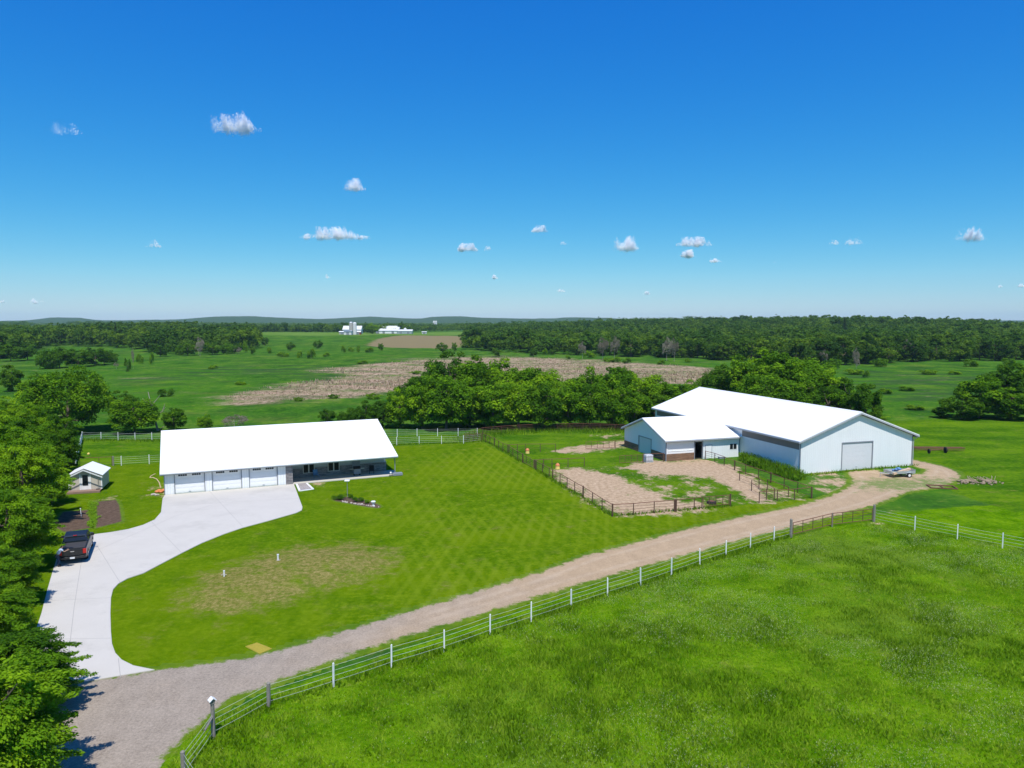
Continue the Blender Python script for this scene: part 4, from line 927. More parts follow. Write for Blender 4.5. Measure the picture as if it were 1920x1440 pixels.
for (x, y), lab in (((989, 850), 'orange topped yellow feeder beside the far paddock divider'), ((1045.5, 879), 'orange topped yellow feeder at the edge of the dirt corral')):
    g = empty('mineral_feeder', (*P(x, y), 0), 0, lab, 'feeder', 'small orange and yellow feeders')
    mb = MB(); mb.tube((0, 0, 0), (0, 0, .42), .32, .26, 16); mb.build('base', M['yellow'], g, .02)
    mb = MB(); mb.tube((0, 0, .42), (0, 0, .5), .30, .33, 16); mb.tube((0, 0, .5), (0, 0, .78), .33, .12, 16); mb.build('hood', M['orange'], g, .02)
# utility trailer with timber
tr_ = empty('utility_trailer', (*P(1686, 893), 0), R(6), 'small silver utility trailer loaded with lumber beside the big barn', 'trailer')
mb = MB(); mb.box(-1.6, 1.6, -.8, .8, .5, .56); mb.box(-1.6, 1.6, -.84, -.8, .5, .84); mb.box(-1.6, 1.6, .8, .84, .5, .84); mb.box(-1.64, -1.6, -.84, .84, .5, .84); mb.box(1.6, 1.64, -.84, .84, .5, 1.0); mb.build('bed', M['galv'], tr_)
mb = MB(); mb.tube((-1.6, -.5, .5), (-2.7, 0, .48), .04, n=6); mb.tube((-1.6, .5, .5), (-2.7, 0, .48), .04, n=6); mb.tube((-2.6, 0, .0), (-2.6, 0, .6), .03, n=6); mb.build('drawbar', M['galv'], tr_)
mb = MB()
for y in (-.98, .82): mb.box(.35, 1.15, y, y + .16, .62, .68); mb.box(.3, .36, y, y + .16, .4, .68); mb.box(1.14, 1.2, y, y + .16, .4, .68)
mb.build('mudguard', M['galv'], tr_)
for y in (-.9, .9):
    mb = MB(); mb.tube((.75, y - .09, .3), (.75, y + .09, .3), .3, n=18); t_ = mb.build('wheel', M['rubber'], tr_, .02)
    mb = MB(); mb.tube((.75, y - .1, .3), (.75, y - .085, .3), .17, n=12); mb.tube((.75, y + .085, .3), (.75, y + .1, .3), .17, n=12); mb.build('rim', M['white'], t_)
c_, s_ = P(1690, 893)
lm = MB()
for k in range(5): lm.box(-1.7, 1.5, -.14 + .01 * k, .16, .0 + k * .05, .045 + k * .05)
o_ = lm.build('lumber_stack', M['lumber']); o_.location = (c_ - .1, s_ - .35, .62); o_.rotation_euler = (0, R(-7), R(25)); tag(o_, 'pale boards lying diagonally across the utility trailer', 'lumber')
mb = MB()
for k in range(6): mb.ball((random.uniform(-.5, .3), random.uniform(-.2, .5), .1 + .05 * k), .25, .5, 8, 5, .2)
o_ = mb.build('tarp_bundle', M['bluetarp'], smooth=True); o_.location = (c_ - .35, s_ + .35, .6); tag(o_, 'crumpled pale blue tarp bundle in the utility trailer', 'tarp')
# old drag implement right of the barn
p0 = Vector((*P(1716, 845), 0)); p1 = Vector((*P(1806, 846), 0)); L = (p1 - p0).length
im = empty('harrow', p0, math.atan2((p1 - p0).y, (p1 - p0).x), 'long dark farm harrow resting on the grass right of the barn', 'harrow')
mb = MB()
for y in (-.5, .0, .5): mb.tube((-2, y, .55), (L, y, .55), .04, n=5)
for k in range(26): x = -2 + (L + 2) * k / 25; mb.tube((x, -.5, .55), (x, .5, .55), .03, n=4)
mb.build('frame', M['rust'], im)
mb = MB()
for k in range(52):
    x = -2 + (L + 2) * (k + .5) / 52
    for y in (-.5, 0, .5): mb.tube((x, y, .55), (x - .05, y - .1, .12), .018, n=4)
mb.build('tines', M['rust'], im)
mb = MB(); mb.tube((1.0, -2.4, .5), (L * .62, -1.0, .6), .06, n=6); mb.tube((L * .62, -1.0, .6), (L, -.5, .6), .05, n=6); mb.tube((1.0, -2.4, .5), (-.5, -.5, .6), .05, n=6); mb.build('drawbar', M['rust'], im)
for x, y, r in ((.9, -2.4, .36), (3.6, -1.85, .46), (3.9, -1.2, .42)):
    mb = MB(); mb.tube((x - .09, y, r), (x + .09, y, r), r, n=16); mb.build('wheel', M['rubber'], im, .02)
# frame lying on the ground, gravel heap, stones
g = empty('metal_frame', (*P(1766, 914), .03), R(-12), 'rusty rectangular metal frame lying flat at the edge of the track', 'frame')
mb = MB(); mb.box(-1.5, 1.5, -.9, -.78, 0, .1); mb.box(-1.5, 1.5, .78, .9, 0, .1); mb.box(-1.5, -1.38, -.78, .78, 0, .1); mb.box(1.38, 1.5, -.78, .78, 0, .1); mb.build('outer_bars', M['rust'], g)
mb = MB(); mb.box(-.06, .06, -.78, .78, .01, .08); mb.build('cross_bar', M['rust'], g)
for (x, y), rr, lab, m_ in (((1812, 905), 1.25, 'low heap of pale dirt at the far end of the track', 'lumber'), ((1846, 905), 1.7, 'heap of pale rubble and brush right of the dirt heap', 'rock')):
    X_, Y_ = P(x, y); mb = MB()
    for k in range(60):
        a_ = random.uniform(0, 6.28); d = random.uniform(0, 1) ** .7; mb.ball((math.cos(a_) * d * rr * 1.5, math.sin(a_) * d * rr, (1 - d) * .32), random.uniform(.10, .24) * (1.2 - .6 * d), .55, 7, 5, .25)
    if m_ == 'rock':
        for k in range(30): a_ = random.uniform(0, 3.14); x_, y_ = random.uniform(-2, 2), random.uniform(-1, 1); mb.tube((x_, y_, .2), (x_ + math.cos(a_) * .9, y_ + math.sin(a_) * .9, .55), .03, n=4)
    o_ = mb.build('rubble_heap', simple('pale_' + m_ + '_heap', (0.30, 0.23, 0.15), .95, 0, .4, 2)); o_.location = (X_, Y_, 0); tag(o_, lab, 'heap')
# hydrant by the stable
g = empty('yard_hydrant', (*P(1358.5, 856.5), 0), 0, 'thin yard hydrant standing in front of the stable wall', 'hydrant')
mb = MB(); mb.tube((0, 0, 0), (0, 0, 1.0), .03, n=6); mb.build('pipe', M['trim'], g)
mb = MB(); mb.tube((0, 0, 1.0), (0, -.18, .95), .035, n=6); mb.tube((0, 0, 1.0), (0, .25, 1.12), .015, n=5); mb.build('head', M['trim'], g)
g = empty('feed_bin', (*P(1353, 860), 0), R(18), 'small dark bin on the grass beside the yard hydrant', 'bin')
mb = MB(); mb.box(-.5, .5, -.2, .2, 0, .26); mb.build('body', M['trim'], g, .03); mb = MB(); mb.box(-.53, .53, -.23, .23, .26, .31); mb.build('lid', M['trimlight'], g, .01)
# dark animal-like lump behind the corral gate is an old tyre feeder
g = empty('tyre_feeder', (*P(1334, 944), 0), 0, 'dark rubber feeder lying behind the corral front gate', 'feeder')
mb = MB(); mb.tube((0, 0, 0), (0, 0, .28), .55, .48, 18); mb.build('outer_ring', M['rubber'], g, .06); mb = MB(); mb.tube((0, 0, .28), (0, 0, .3), .36, n=18); mb.build('pan', M['rust'], g)
# vents on the mound, white stake
for (x, y), h, r, lab in (((521.5, 1056), .46, .09, 'taller white vent pipe on the dried mound'), ((420.5, 1083), .28, .07, 'shorter white vent pipe on the dried mound')):
    g = empty('vent_pipe', (*P(x, y), .3), 0, lab, 'pipe'); mb = MB(); mb.tube((0, 0, -.3), (0, 0, h - .07), r * .8, n=12); mb.build('pipe', M['white'], g)
    mb = MB(); mb.tube((0, 0, h - .07), (0, 0, h), r, n=12); mb.build('cap', M['white'], g)
    mb = MB(); [mb.ball((random.uniform(-.22, .22), random.uniform(-.2, .2), -.02), .06, .5, 7, 4, .2) for _ in range(7)]; mb.build('stones', M['rock'], g)
mb = MB(); mb.tube((0, 0, 0), (-.06, 0, .78), .035, n=6); mb.ball((-.06, 0, .8), .06, 1, 8, 5); o_ = mb.build('garden_stake', M['white']); o_.location = (*P(152.5, 968), 0); tag(o_, 'white stake standing in the smaller garden bed', 'stake')
mb = MB(); mb.ball((0, 0, .15), .2, 1, 10, 6); o_ = mb.build('salt_block', M['yellow'], bevel=.02); o_.location = (*P(166, 853), 0); tag(o_, 'small pale yellow lump on the grass of the left paddock', 'block')
# bird feeder and island bed
bf = empty('bird_feeder', (*P(651.5, 931), 0), 0, 'thin dark pole with a small white topped bird feeder in the planting island', 'bird feeder')
mb = MB(); mb.tube((0, 0, 0), (0, 0, 1.78), .032, n=8); mb.build('pole', M['trim'], bf)
mb = MB(); mb.box(-.17, .17, -.17, .17, 1.78, 1.86); mb.slab([(-.28, -.24, 1.86), (.28, -.24, 1.86), (.28, .24, 1.92), (-.28, .24, 1.92)], .03); mb.build('roof', M['white'], bf)
isl = PP([(622, 936), (640, 930), (670, 934), (700, 942), (716, 949), (710, 953), (690, 951), (655, 944), (630, 940)])
tag(sheet('planting_bed', smooth_poly(isl, 2), .009, M['soil'], .15, .4), 'narrow mulched planting island in the lawn before the porch', kind='structure')
for k in range(26):
    mb = MB(); t_ = random.random(); x = 640 + 72 * t_; y = 940 + 12 * t_ + random.uniform(-1, 1); mb.ball((0, 0, .04), random.uniform(.07, .15), .7, 7, 5, .15)
    o_ = mb.build('border_stone', M['rock']); o_.location = (*P(x, y), 0); tag(o_, 'small pale stone edging the planting island before the porch', 'stone', 'pale stones edging the planting island')
g = empty('garden_urn', (*P(700, 949), 0), 0, 'white stone urn at the right end of the planting island', 'urn')
mb = MB(); mb.tube((0, 0, 0), (0, 0, .08), .2, .16, 14); mb.tube((0, 0, .08), (0, 0, .25), .09, .12, 14); mb.build('foot', M['white'], g); mb = MB(); mb.tube((0, 0, .25), (0, 0, .5), .13, .24, 14); mb.tube((0, 0, .5), (0, 0, .56), .26, .22, 14); mb.build('bowl', M['white'], g)
# ------------------------------------------------------------------ foliage
def unit(n, g): v = g.normal(size=(n, 3)); return v / np.linalg.norm(v, axis=1, keepdims=True)
def leaves(centers, radii, tones, per, size, g, flat=0.8, up=.35, shell=(.72, 1.08), spread=.12, low=-.6, spray=0.0):
    """rhombic leaf sprays over the surface of many lobes; returns verts, faces, tone"""
    centers = np.asarray(centers); radii = np.asarray(radii); k = len(centers)
    cnt = np.maximum(6, (per * (radii / radii.mean()) ** 2).astype(int)); idx = np.repeat(np.arange(k), cnt); n = len(idx)
    d = unit(n, g); d[:, 2] = np.where(d[:, 2] < low, -d[:, 2] * .5, d[:, 2])
    rr = radii[idx] * (g.uniform(*shell, n)) * (1 + spread * np.sin(d[:, 0] * 7 + idx) * np.cos(d[:, 1] * 6 + idx * 2))
    c = centers[idx] + d * rr[:, None] * np.array([1, 1, flat])
    nrm = d * .75 + unit(n, g) * .75; nrm[:, 2] += up; nrm /= np.linalg.norm(nrm, axis=1, keepdims=True)
    ax = unit(n, g)
    if spray: o_ = centers[idx] * np.array([1, 1, 0]); o_ /= np.linalg.norm(o_, axis=1, keepdims=True) + 1e-6; ax = ax * (1 - spray) + np.stack([-o_[:, 1], o_[:, 0], 0 * o_[:, 0] + .2], 1) * spray
    t1 = np.cross(nrm, ax); t1 /= np.linalg.norm(t1, axis=1, keepdims=True) + 1e-9; t2 = np.cross(nrm, t1)
    s = size * g.uniform(.6, 1.35, n)[:, None]
    v = np.stack([c + t1 * s, c + t2 * s * .5, c - t1 * s, c - t2 * s * .5], 1).reshape(-1, 3)
    f = np.arange(4 * n).reshape(n, 4)
    tone = np.clip(np.asarray(tones)[idx] * .7 + g.uniform(0, .35, n) - .02, 0, 1)
    return v, f, np.repeat(tone, 4)
def crown_lobes(g, n, rx, rz, zc, lobe=(.22, .34), top_bias=.25, ry=None):
    d = unit(n, g); d[:, 2] = d[:, 2] * .9 + top_bias; d /= np.linalg.norm(d, axis=1, keepdims=True)
    fr = g.uniform(.45, .86, n) ** .8; r = rx * g.uniform(*lobe, n) * (1.15 - .35 * np.abs(d[:, 2]))
    c = np.stack([d[:, 0] * rx * fr, d[:, 1] * (ry or rx) * fr, zc + d[:, 2] * rz * fr], 1)
    return c, r, g.uniform(.1, 1, n)
def trunk_mb(g, h, r, lobes, nl=9, lean=.04, name='trunk'):
    mb = MB(); p = Vector((0, 0, -.1)); pts = [p]
    for k in range(4): p = p + Vector((g.normal() * lean * h / 4, g.normal() * lean * h / 4, h / 4)); pts.append(p)
    for k in range(4): mb.tube(pts[k], pts[k + 1], r * (1 - .18 * k), r * (1 - .18 * (k + 1)), 8, False)
    for c in lobes[:nl]:
        k = int(g.integers(1, 4)); a_ = pts[k] + (pts[k + 1] - pts[k]) * float(g.random()); e = Vector(c); m_ = (a_ + e) / 2 + Vector((0, 0, -.1 * (e - a_).length))
        mb.tube(a_, m_, r * .4, r * .26, 6, False); mb.tube(m_, e, r * .26, r * .08, 5, False)
    return mb
class Tree:
    """mesh data of one tree model: a crown and a trunk"""
    def __init__(s, seed, h, rx, rz, zc, nl, per, leaf, mat='leaf', lobe=(.2, .34), trunk_r=.22, ry=None, up=.35, flat=.9, top=.25, bark='bark', spray=0.0, arms=0, shell=(.72, 1.08)):
        g = np.random.default_rng(seed); s.h = h
        c, r, t = crown_lobes(g, nl, rx, rz, zc, lobe, top, ry)
        for q in range(arms):       # long boughs reaching out of the crown, each a chain of shrinking sprays
            a = g.uniform(0, 6.28); z0 = zc + rz * g.uniform(-.75, .55); L = rx * g.uniform(.95, 1.35) * math.sqrt(max(.2, 1 - ((z0 - zc) / rz) ** 2)); tn = g.uniform(.2, 1)
            for f_ in (.55, .68, .8, .9, 1.0):
                c = np.vstack([c, [math.cos(a) * L * f_, math.sin(a) * L * f_, z0 + .5 * f_ - .9 * f_ * f_]]); r = np.append(r, .95 - .68 * f_); t = np.append(t, tn)
        s.c = c; s.vft = leaves(c, r, t, per, leaf, g, flat, up, shell=shell, spray=spray)
        s.crown = npmesh('crown', s.vft[0], s.vft[1], {'tone': s.vft[2]}); s.crown.materials.append(M[mat])
        mb = trunk_mb(g, min(h * .75, zc + rz * .4), trunk_r, c)
        s.trunk = bpy.data.meshes.new('trunk'); s.trunk.from_pydata(mb.v, [], mb.f); s.trunk.materials.append(M[bark])
    def place(s, name, x, y, h, rz, label, cat='tree', group=None, wide=1.0, dz=0.0):
        e = empty(name, (x, y, gz(x, y) + dz), rz, label, cat, group); k = h / s.h; e.scale = (k * wide, k * wide, k)
        link('crown', s.crown, e); link('trunk', s.trunk, e); return e
near_models = [Tree(11 + q_, 10, 3.9, 5.2, 5.0, 110, 260, .105, lobe=(.13, .26), ry=3.7, up=.7, flat=.62, top=.0, spray=.65, arms=34, shell=(.35, 1.25)) for q_ in range(2)]
mid_models = [Tree(21, 10, 4.2, 5.2, 4.9, 70, 170, .21, ry=4.6, lobe=(.15, .30), up=.6, top=.0), Tree(22, 10, 3.9, 5.3, 4.9, 66, 170, .21, lobe=(.15, .30), up=.6, top=.0), Tree(23, 10, 4.6, 5.1, 4.9, 72, 170, .21, ry=3.9, lobe=(.15, .30), up=.6, top=.0)]
dark_models = [Tree(24, 10, 4.2, 5.2, 4.9, 66, 170, .21, 'leafdark', lobe=(.15, .30), up=.6, top=.0), Tree(25, 10, 3.6, 5.2, 4.9, 60, 170, .21, 'leafdark', lobe=(.15, .30), up=.6, top=.0)]
bush_models = [Tree(31, 2, 1.3, 1.15, .85, 26, 90, .10, trunk_r=.05, top=0, lobe=(.22, .38), up=.6), Tree(32, 2, 1.5, 1.15, .85, 26, 90, .10, 'leafdark', trunk_r=.05, top=0, lobe=(.22, .38), up=.6)]
broad_model = Tree(26, 12, 7.6, 6.2, 6.0, 150, 170, .21, lobe=(.10, .20), up=.6, top=.05, trunk_r=.4)
small_models = [Tree(33 + q_, 6, 2.5, 3.0, 3.0, 34, 110, .20, m__, lobe=(.2, .36), up=.6, top=0, trunk_r=.12) for q_, m__ in enumerate(('leaf', 'leafdark'))]
far_models = [Tree(40 + q_, 10, rx_, 5.1, 4.9, 34, 58, .40, 'leaffar', lobe=(.18, .34), up=.6, top=.05) for q_, rx_ in enumerate((4.4, 4.0, 4.7, 4.2))]
scrub_model = Tree(51, 4, 2.2, 1.9, 2.4, 22, 120, .10, 'scrub', trunk_r=.09, bark='deadwood', up=0)

def conifer_mesh():
    g = np.random.default_rng(61); V, F, T = [], [], []; o = 0
    for k in range(16):
        z = 1.2 + k * .58; rr = (1 - k / 16.5) * 2.6; n = int(60 * rr) + 14; a = g.uniform(0, 6.28, n); r = rr * g.uniform(.35, 1, n)
        c = np.stack([np.cos(a) * r, np.sin(a) * r, z - r * .22 + g.normal(0, .1, n)], 1); d = np.stack([np.cos(a), np.sin(a), -.25 + 0 * a], 1)
        t2 = np.cross(d, [0, 0, 1.0]); s_ = .36; v = np.stack([c + d * s_ * 1.3, c + t2 * s_ * .6, c - d * s_, c - t2 * s_ * .6], 1).reshape(-1, 3)
        V.append(v); F.append(np.arange(4 * n).reshape(n, 4) + o); o += 4 * n; T.append(np.repeat(g.uniform(.2, .9, n), 4))
    me = npmesh('crown', np.concatenate(V), np.concatenate(F), {'tone': np.concatenate(T)}); me.materials.append(M['conifer']); return me
con = Tree.__new__(Tree); con.h = 10.6; con.crown = conifer_mesh(); mb = MB(); mb.tube((0, 0, -.1), (0, 0, 10.4), .22, .03, 8); con.trunk = bpy.data.meshes.new('trunk'); con.trunk.from_pydata(mb.v, [], mb.f); con.trunk.materials.append(M['bark'])

ORD = ['first', 'second', 'third', 'fourth', 'fifth', 'sixth', 'seventh', 'eighth', 'ninth', 'tenth', 'eleventh', 'twelfth', 'thirteenth', 'fourteenth', 'fifteenth', 'sixteenth', 'seventeenth', 'eighteenth', 'nineteenth', 'twentieth']
def at_px(px, depth):   # ground point at a viewing depth below a photo column
    return ((px - 960) / FPX * depth * CP, depth)
def top_h(py, depth): return 20 - (py - 603) / FPX * depth

# row of trees along the left of the drive: (column, depth, row of the top, width factor, label)
NEARL = [(-75, 28.5, 1235, 1.10, 'tree cut off by the bottom left corner of the picture'),
         (-5, 36.0, 1190, 1.10, 'nearest whole leafy tree at the bottom left, boughs reaching over the gravel'),
         (-70, 43, 1080, 1.1, 'tree half cut by the left picture edge behind the nearest ones'),
         (-28, 50, 1020, 1.05, 'leafy tree left of the straight part of the drive, nearer than the truck'),
         (-6, 57, 905, 1.05, 'tall leafy tree just left of the pickup truck'),
         (12, 64, 915, 1.0, 'bushy tree shading the pickup truck and the person'),
         (25, 71, 810, 1.0, 'tall bright tree left of the small garden bed'),
         (-40, 76, 770, 1.1, 'tall tree at the left edge behind the tree by the garden bed'),
         (78, 79, 868, .78, 'leafy tree overhanging the garden shed'),
         (40, 86, 775, 1.0, 'tallest bright tree in the left row beyond the shed'),
         (98, 95, 768, .80, 'leafy tree just behind the garden shed roof'),
         (45, 104, 752, .9, 'farthest bright tree of the left row before the big round tree'),
         (-40, 97, 745, 1.0, 'tree at the left edge behind the left row'),
         (0, 112, 738, .9, 'rearmost tree of the left row near the lone marsh tree')]
for k, (px, dep, top, wd, lab) in enumerate(NEARL):
    x, y = at_px(px, dep); h = top_h(top, dep)
    near_models[k % 2].place('leafy_tree', x, y, h, k * 1.9, lab, 'tree', 'trees along the left side of the drive', wd * max(1, 7.5 / h) ** .6)
# mid-distance single trees on the left
def mid(model, px, base, top, wpx, label, name='leafy_tree', cat='tree', group=None, rz=None, dz=0.0):
    x, y = P(px, base); h = max(.5, (base - top) / (base - HZ) * 20); w = wpx / FPX * y; k = h / model.h
    ext = {id(m_): 2 * 4.4 for m_ in mid_models + dark_models + far_models}.get(id(model), None)
    ext = ext or {id(broad_model): 16.0, id(small_models[0]): 5.6, id(small_models[1]): 5.6, id(bush_models[0]): 2.9, id(bush_models[1]): 3.2, id(scrub_model): 4.8, id(con): 5.0}.get(id(model), 8.6)
    return model.place(name, x, y, h, random.uniform(0, 6.28) if rz is None else rz, label, cat, group, wide=(w / (ext * k)), dz=dz)
mid(broad_model, 128, 812, 683, 172, 'big round tree with broad crown behind the left row', 'broad_tree')
mid(mid_models[1], 70, 800, 700, 90, 'tree with rounded crown at the left shoulder of the big round tree')
mid(mid_models[2], 252, 812, 740, 88, 'medium tree leaning over the far paddock fence left of the house')
mid(dark_models[0], 232, 790, 728, 66, 'dark tree behind the medium tree left of the house')
mid(mid_models[1], 326, 808, 760, 56, 'small round tree above the left end of the house roof')
mid(mid_models[0], 385, 806, 776, 30, 'small bright conical tree above the house roof')
mid(scrub_model, 440, 806, 778, 52, 'grey leafless shrub above the house roof', 'bare_shrub', 'shrub')
mid(dark_models[1], 22, 733, 679, 48, 'dark open tree standing alone in the marsh at the left edge')
mid(dark_models[0], 614, 792, 765, 34, 'small dark bush above the right half of the house roof', 'dark_shrub', 'shrub')
# leaning dead snag
sg = empty('dead_tree', (*P(296, 808), 0), 0, 'bare pale dead tree leaning left of the house roof', 'tree')
mb = MB(); pts = [Vector((0, 0, 0)), Vector((-.5, .1, 2.2)), Vector((-1.0, 0, 4.6)), Vector((-1.6, .2, 7.2))]
for k in range(3): mb.tube(pts[k], pts[k + 1], .2 - .05 * k, .15 - .05 * k, 7)
mb.build('trunk', M['deadwood'], sg)
mb = MB()
for b_, e in ((pts[1], (1.6, 0, 4.4)), (pts[1], (-2.6, .3, 3.9)), (pts[2], (.6, 0, 6.5)), (pts[2], (-2.6, 0, 6.0)), (Vector((1.0, 0, 3.6)), (1.5, 0, 5.0)), (pts[0], (1.6, 0, 1.2))): mb.tube(b_, e, .09, .03, 5)
mb.build('branch', M['deadwood'], sg)

# the central clump behind the lawn and paddocks: (column, depth, top row, width px, model)
C = [(650, 134, 768, 34, 3), (682, 136, 756, 42, 3), (715, 137, 754, 42, 4), (748, 138, 736, 54, 0), (790, 137, 716, 64, 1), (835, 136, 706, 84, 2), (880, 139, 718, 76, 0), (925, 137, 722, 78, 1), (972, 138, 716, 78, 2), (1020, 137, 724, 76, 0),
     (1066, 137, 727, 70, 1), (1108, 138, 716, 66, 2), (1150, 137, 722, 66, 0), (1192, 138, 736, 60, 1), (1230, 141, 744, 60, 4),
     (770, 150, 712, 60, 4), (806, 152, 694, 74, 0), (852, 156, 667, 92, 3), (900, 152, 678, 82, 2), (950, 150, 684, 84, 0), (1000, 150, 690, 84, 1), (1050, 150, 712, 70, 2), (1105, 152, 697, 72, 0), (1150, 150, 690, 84, 1), (1200, 152, 704, 66, 2), (1236, 151, 712, 66, 0), (1276, 152, 722, 74, 1), (1318, 156, 728, 74, 4), (900, 165, 674, 72, 3), (1012, 163, 694, 70, 2), (1168, 163, 688, 56, 1), (1290, 165, 718, 60, 0)]
allm = mid_models + dark_models
for row, nm in (([c for c in C if c[1] < 145], 'front'), ([c for c in C if c[1] >= 145], 'back')):
    row.sort()
    for k, (px, dep, top, w, mdl) in enumerate(row):
        x, y = at_px(px, dep); h = top_h(top, dep) * 1.14; wm = w * 1.3 / FPX * dep
        lab = '%s tree from the left in the %s row of the central clump' % (ORD[k], nm)
        allm[mdl].place('leafy_tree', x, y, h, k * 2.3, lab, 'tree', 'trees of the central clump behind the lawn', wm / (8.8 * h / 10))
# clump behind the big barn
B_ = [(1350, 178, 690, 60, 3), (1385, 172, 672, 80, 3), (1425, 166, 664, 84, 0), (1470, 163, 660, 96, 1), (1515, 160, 672, 88, 2), (1560, 156, 700, 70, 0), (1598, 146, 714, 60, 3), (1630, 140, 722, 54, 4), (1440, 152, 700, 80, 2), (1500, 150, 708, 80, 0), (1560, 146, 726, 66, 1)]
for k, (px, dep, top, w, mdl) in enumerate(sorted(B_)):
    x, y = at_px(px, dep); h = top_h(top, dep) * 1.12; wm = w * 1.3 / FPX * dep
    allm[mdl].place('leafy_tree', x, y, h, k * 1.7, '%s tree from the left in the clump behind the big barn' % ORD[k], 'tree', 'trees of the clump behind the big barn', wm / (8.8 * h / 10))
R_ = [(1812, 150, 738, 60, 3), (1845, 152, 704, 78, 1), (1890, 160, 684, 74, 4), (1925, 162, 688, 80, 3), (1905, 150, 732, 80, 0), (1965, 158, 680, 90, 1), (1775, 152, 762, 34, 4)]
for k, (px, dep, top, w, mdl) in enumerate(sorted(R_)):
    x, y = at_px(px, dep); h = top_h(top, dep) * 1.12; wm = w * 1.3 / FPX * dep
    allm[mdl].place('leafy_tree', x, y, h, k * 1.7, '%s tree from the left in the clump at the right edge' % ORD[k], 'tree', 'trees of the clump at the right edge', wm / (8.8 * h / 10))

# island shrubs
for px, py, w, h, m_, lab in ((636, 936, 1.5, .55, 1, 'low dark shrub at the left end of the planting island'), (657, 934, .8, .6, 0, 'pale flowering plant under the bird feeder'), (672, 940, 1.2, .5, 1, 'dark low shrub in the middle of the planting island'), (688, 944, .7, .45, 0, 'small green plant left of the white urn'), (664, 937, .7, .4, 0, 'small bright plant in the planting island beside the feeder pole')):
    x, y = P(px, py); e = bush_models[m_].place('garden_shrub', x, y, h, px, lab, 'shrub', None, wide=w / 2.9 / (h / 2))
# green vegetable row
mb_v, mb_f, mb_t = [], [], []; g_ = np.random.default_rng(5)
a_, b_ = P(175, 942), P(174, 988); cs = [(a_[0] + (b_[0] - a_[0]) * t + g_.normal(0, .28), a_[1] + (b_[1] - a_[1]) * t, .08) for t in np.linspace(0, 1, 90)]
v, f, t = leaves(cs, [.2] * 90, g_.uniform(.5, 1, 90), 40, .06, g_, up=1.2)
o_ = link('vegetable_row', npmesh('vegetable_row', v, f, {'tone': t}), None, [M['weed']]); tag(o_, 'bright green vegetable row between the two garden beds', 'plants')

# weeds along the shaded barn wall
def scatter_poly(poly, n, g):
    p = np.array(poly); lo, hi = p.min(0), p.max(0); out = []
    xy = g.uniform(lo, hi, (n * 6, 2)); ok = sdf(poly, xy[:, 0], xy[:, 1]) > 0; return xy[ok][:n]
def blades(xy, h, w, g, tone, lean=.35, z=0.0):
    n = len(xy); a = g.uniform(0, 6.28, n); hh = h * g.uniform(.6, 1.3, n); ww = w * g.uniform(.7, 1.3, n)
    b = np.stack([xy[:, 0], xy[:, 1], np.full(n, z) if np.isscalar(z) else z], 1); d = np.stack([np.cos(a), np.sin(a), 0 * a], 1); l = g.normal(0, lean, (n, 2)) * hh[:, None]
    top = b + np.stack([l[:, 0], l[:, 1], hh], 1)
    v = np.stack([b - d * ww[:, None], b + d * ww[:, None], top], 1).reshape(-1, 3); return v, np.arange(3 * n).reshape(n, 3), np.repeat(tone, 3)
wp = PP([(1384, 862), (1400, 856), (1440, 872), (1480, 886), (1500, 893), (1512, 900), (1490, 903), (1450, 890), (1410, 877)])
xy = scatter_poly(wp, 520, g_); hn_ = vnoise(xy[:, 0], xy[:, 1], 1.6, 61) ** 1.5 * 1.25
v, f, t = leaves(np.stack([xy[:, 0], xy[:, 1], g_.uniform(.05, 1, len(xy)) * hn_ + .05], 1), g_.uniform(.12, .34, len(xy)), g_.uniform(.15, 1, len(xy)), 34, .085, g_, up=.8)
x2 = scatter_poly(wp, 2600, g_); h2 = .35 + 1.1 * vnoise(x2[:, 0], x2[:, 1], 1.6, 61); v2, f2, t2 = blades(x2, .9, .05, g_, g_.uniform(.2, 1, len(x2)), .25)
f2q = np.stack([f2[:, 0], f2[:, 1], f2[:, 2], f2[:, 2]], 1)
v = np.concatenate([v, v2[np.stack([f2[:, 0], f2[:, 1], f2[:, 2]], 1).ravel()].reshape(-1, 3, 3)[:, [0, 1, 2, 2]].reshape(-1, 3) + np.tile([[0, 0, 0], [0, 0, 0], [.02, 0, 0], [-.02, 0, 0]], (len(f2), 1))]); t = np.concatenate([t, np.repeat(t2[::3], 4)]); f = np.arange(len(v)).reshape(-1, 4)
o_ = link('tall_weeds', npmesh('tall_weeds', v, f, {'tone': t}), None, [M['weed']]); tag(o_, 'tall green weeds along the shaded wall of the big barn', 'weeds', kind='stuff')

# meadow grass in the foreground
fg = PP([(290, 1480), (347, 1385), (400, 1345), (503, 1308), (625, 1268), (832, 1203), (1071, 1125), (1312, 1048), (1483, 1000), (1638, 978), (1800, 1005), (2050, 1050), (2600, 1700), (1500, 1900), (200, 1900)])
N_ = 230000
p_ = np.array(fg); lo, hi = p_.min(0), p_.max(0); xy = g_.uniform(lo, (hi[0], hi[1]), (N_ * 3, 2)); dd_ = sdf(fg, xy[:, 0], xy[:, 1])
prob = np.clip(46 / np.maximum(xy[:, 1], 20), .3, 1) ** 2; keep = (dd_ > 0) & (g_.random(len(xy)) < prob) & (np.abs(xy[:, 0]) < xy[:, 1] * .78 + 6); xy = xy[keep][:N_]; dd_ = dd_[keep][:N_]
n1 = vnoise(xy[:, 0], xy[:, 1], 4.2, 11); n2 = vnoise(xy[:, 0], xy[:, 1], 1.3, 12); n3 = vnoise(xy[:, 0], xy[:, 1], 13, 13)
clump = np.clip((n1 * .6 + n2 * .6 - .45) * 2, 0, 1)
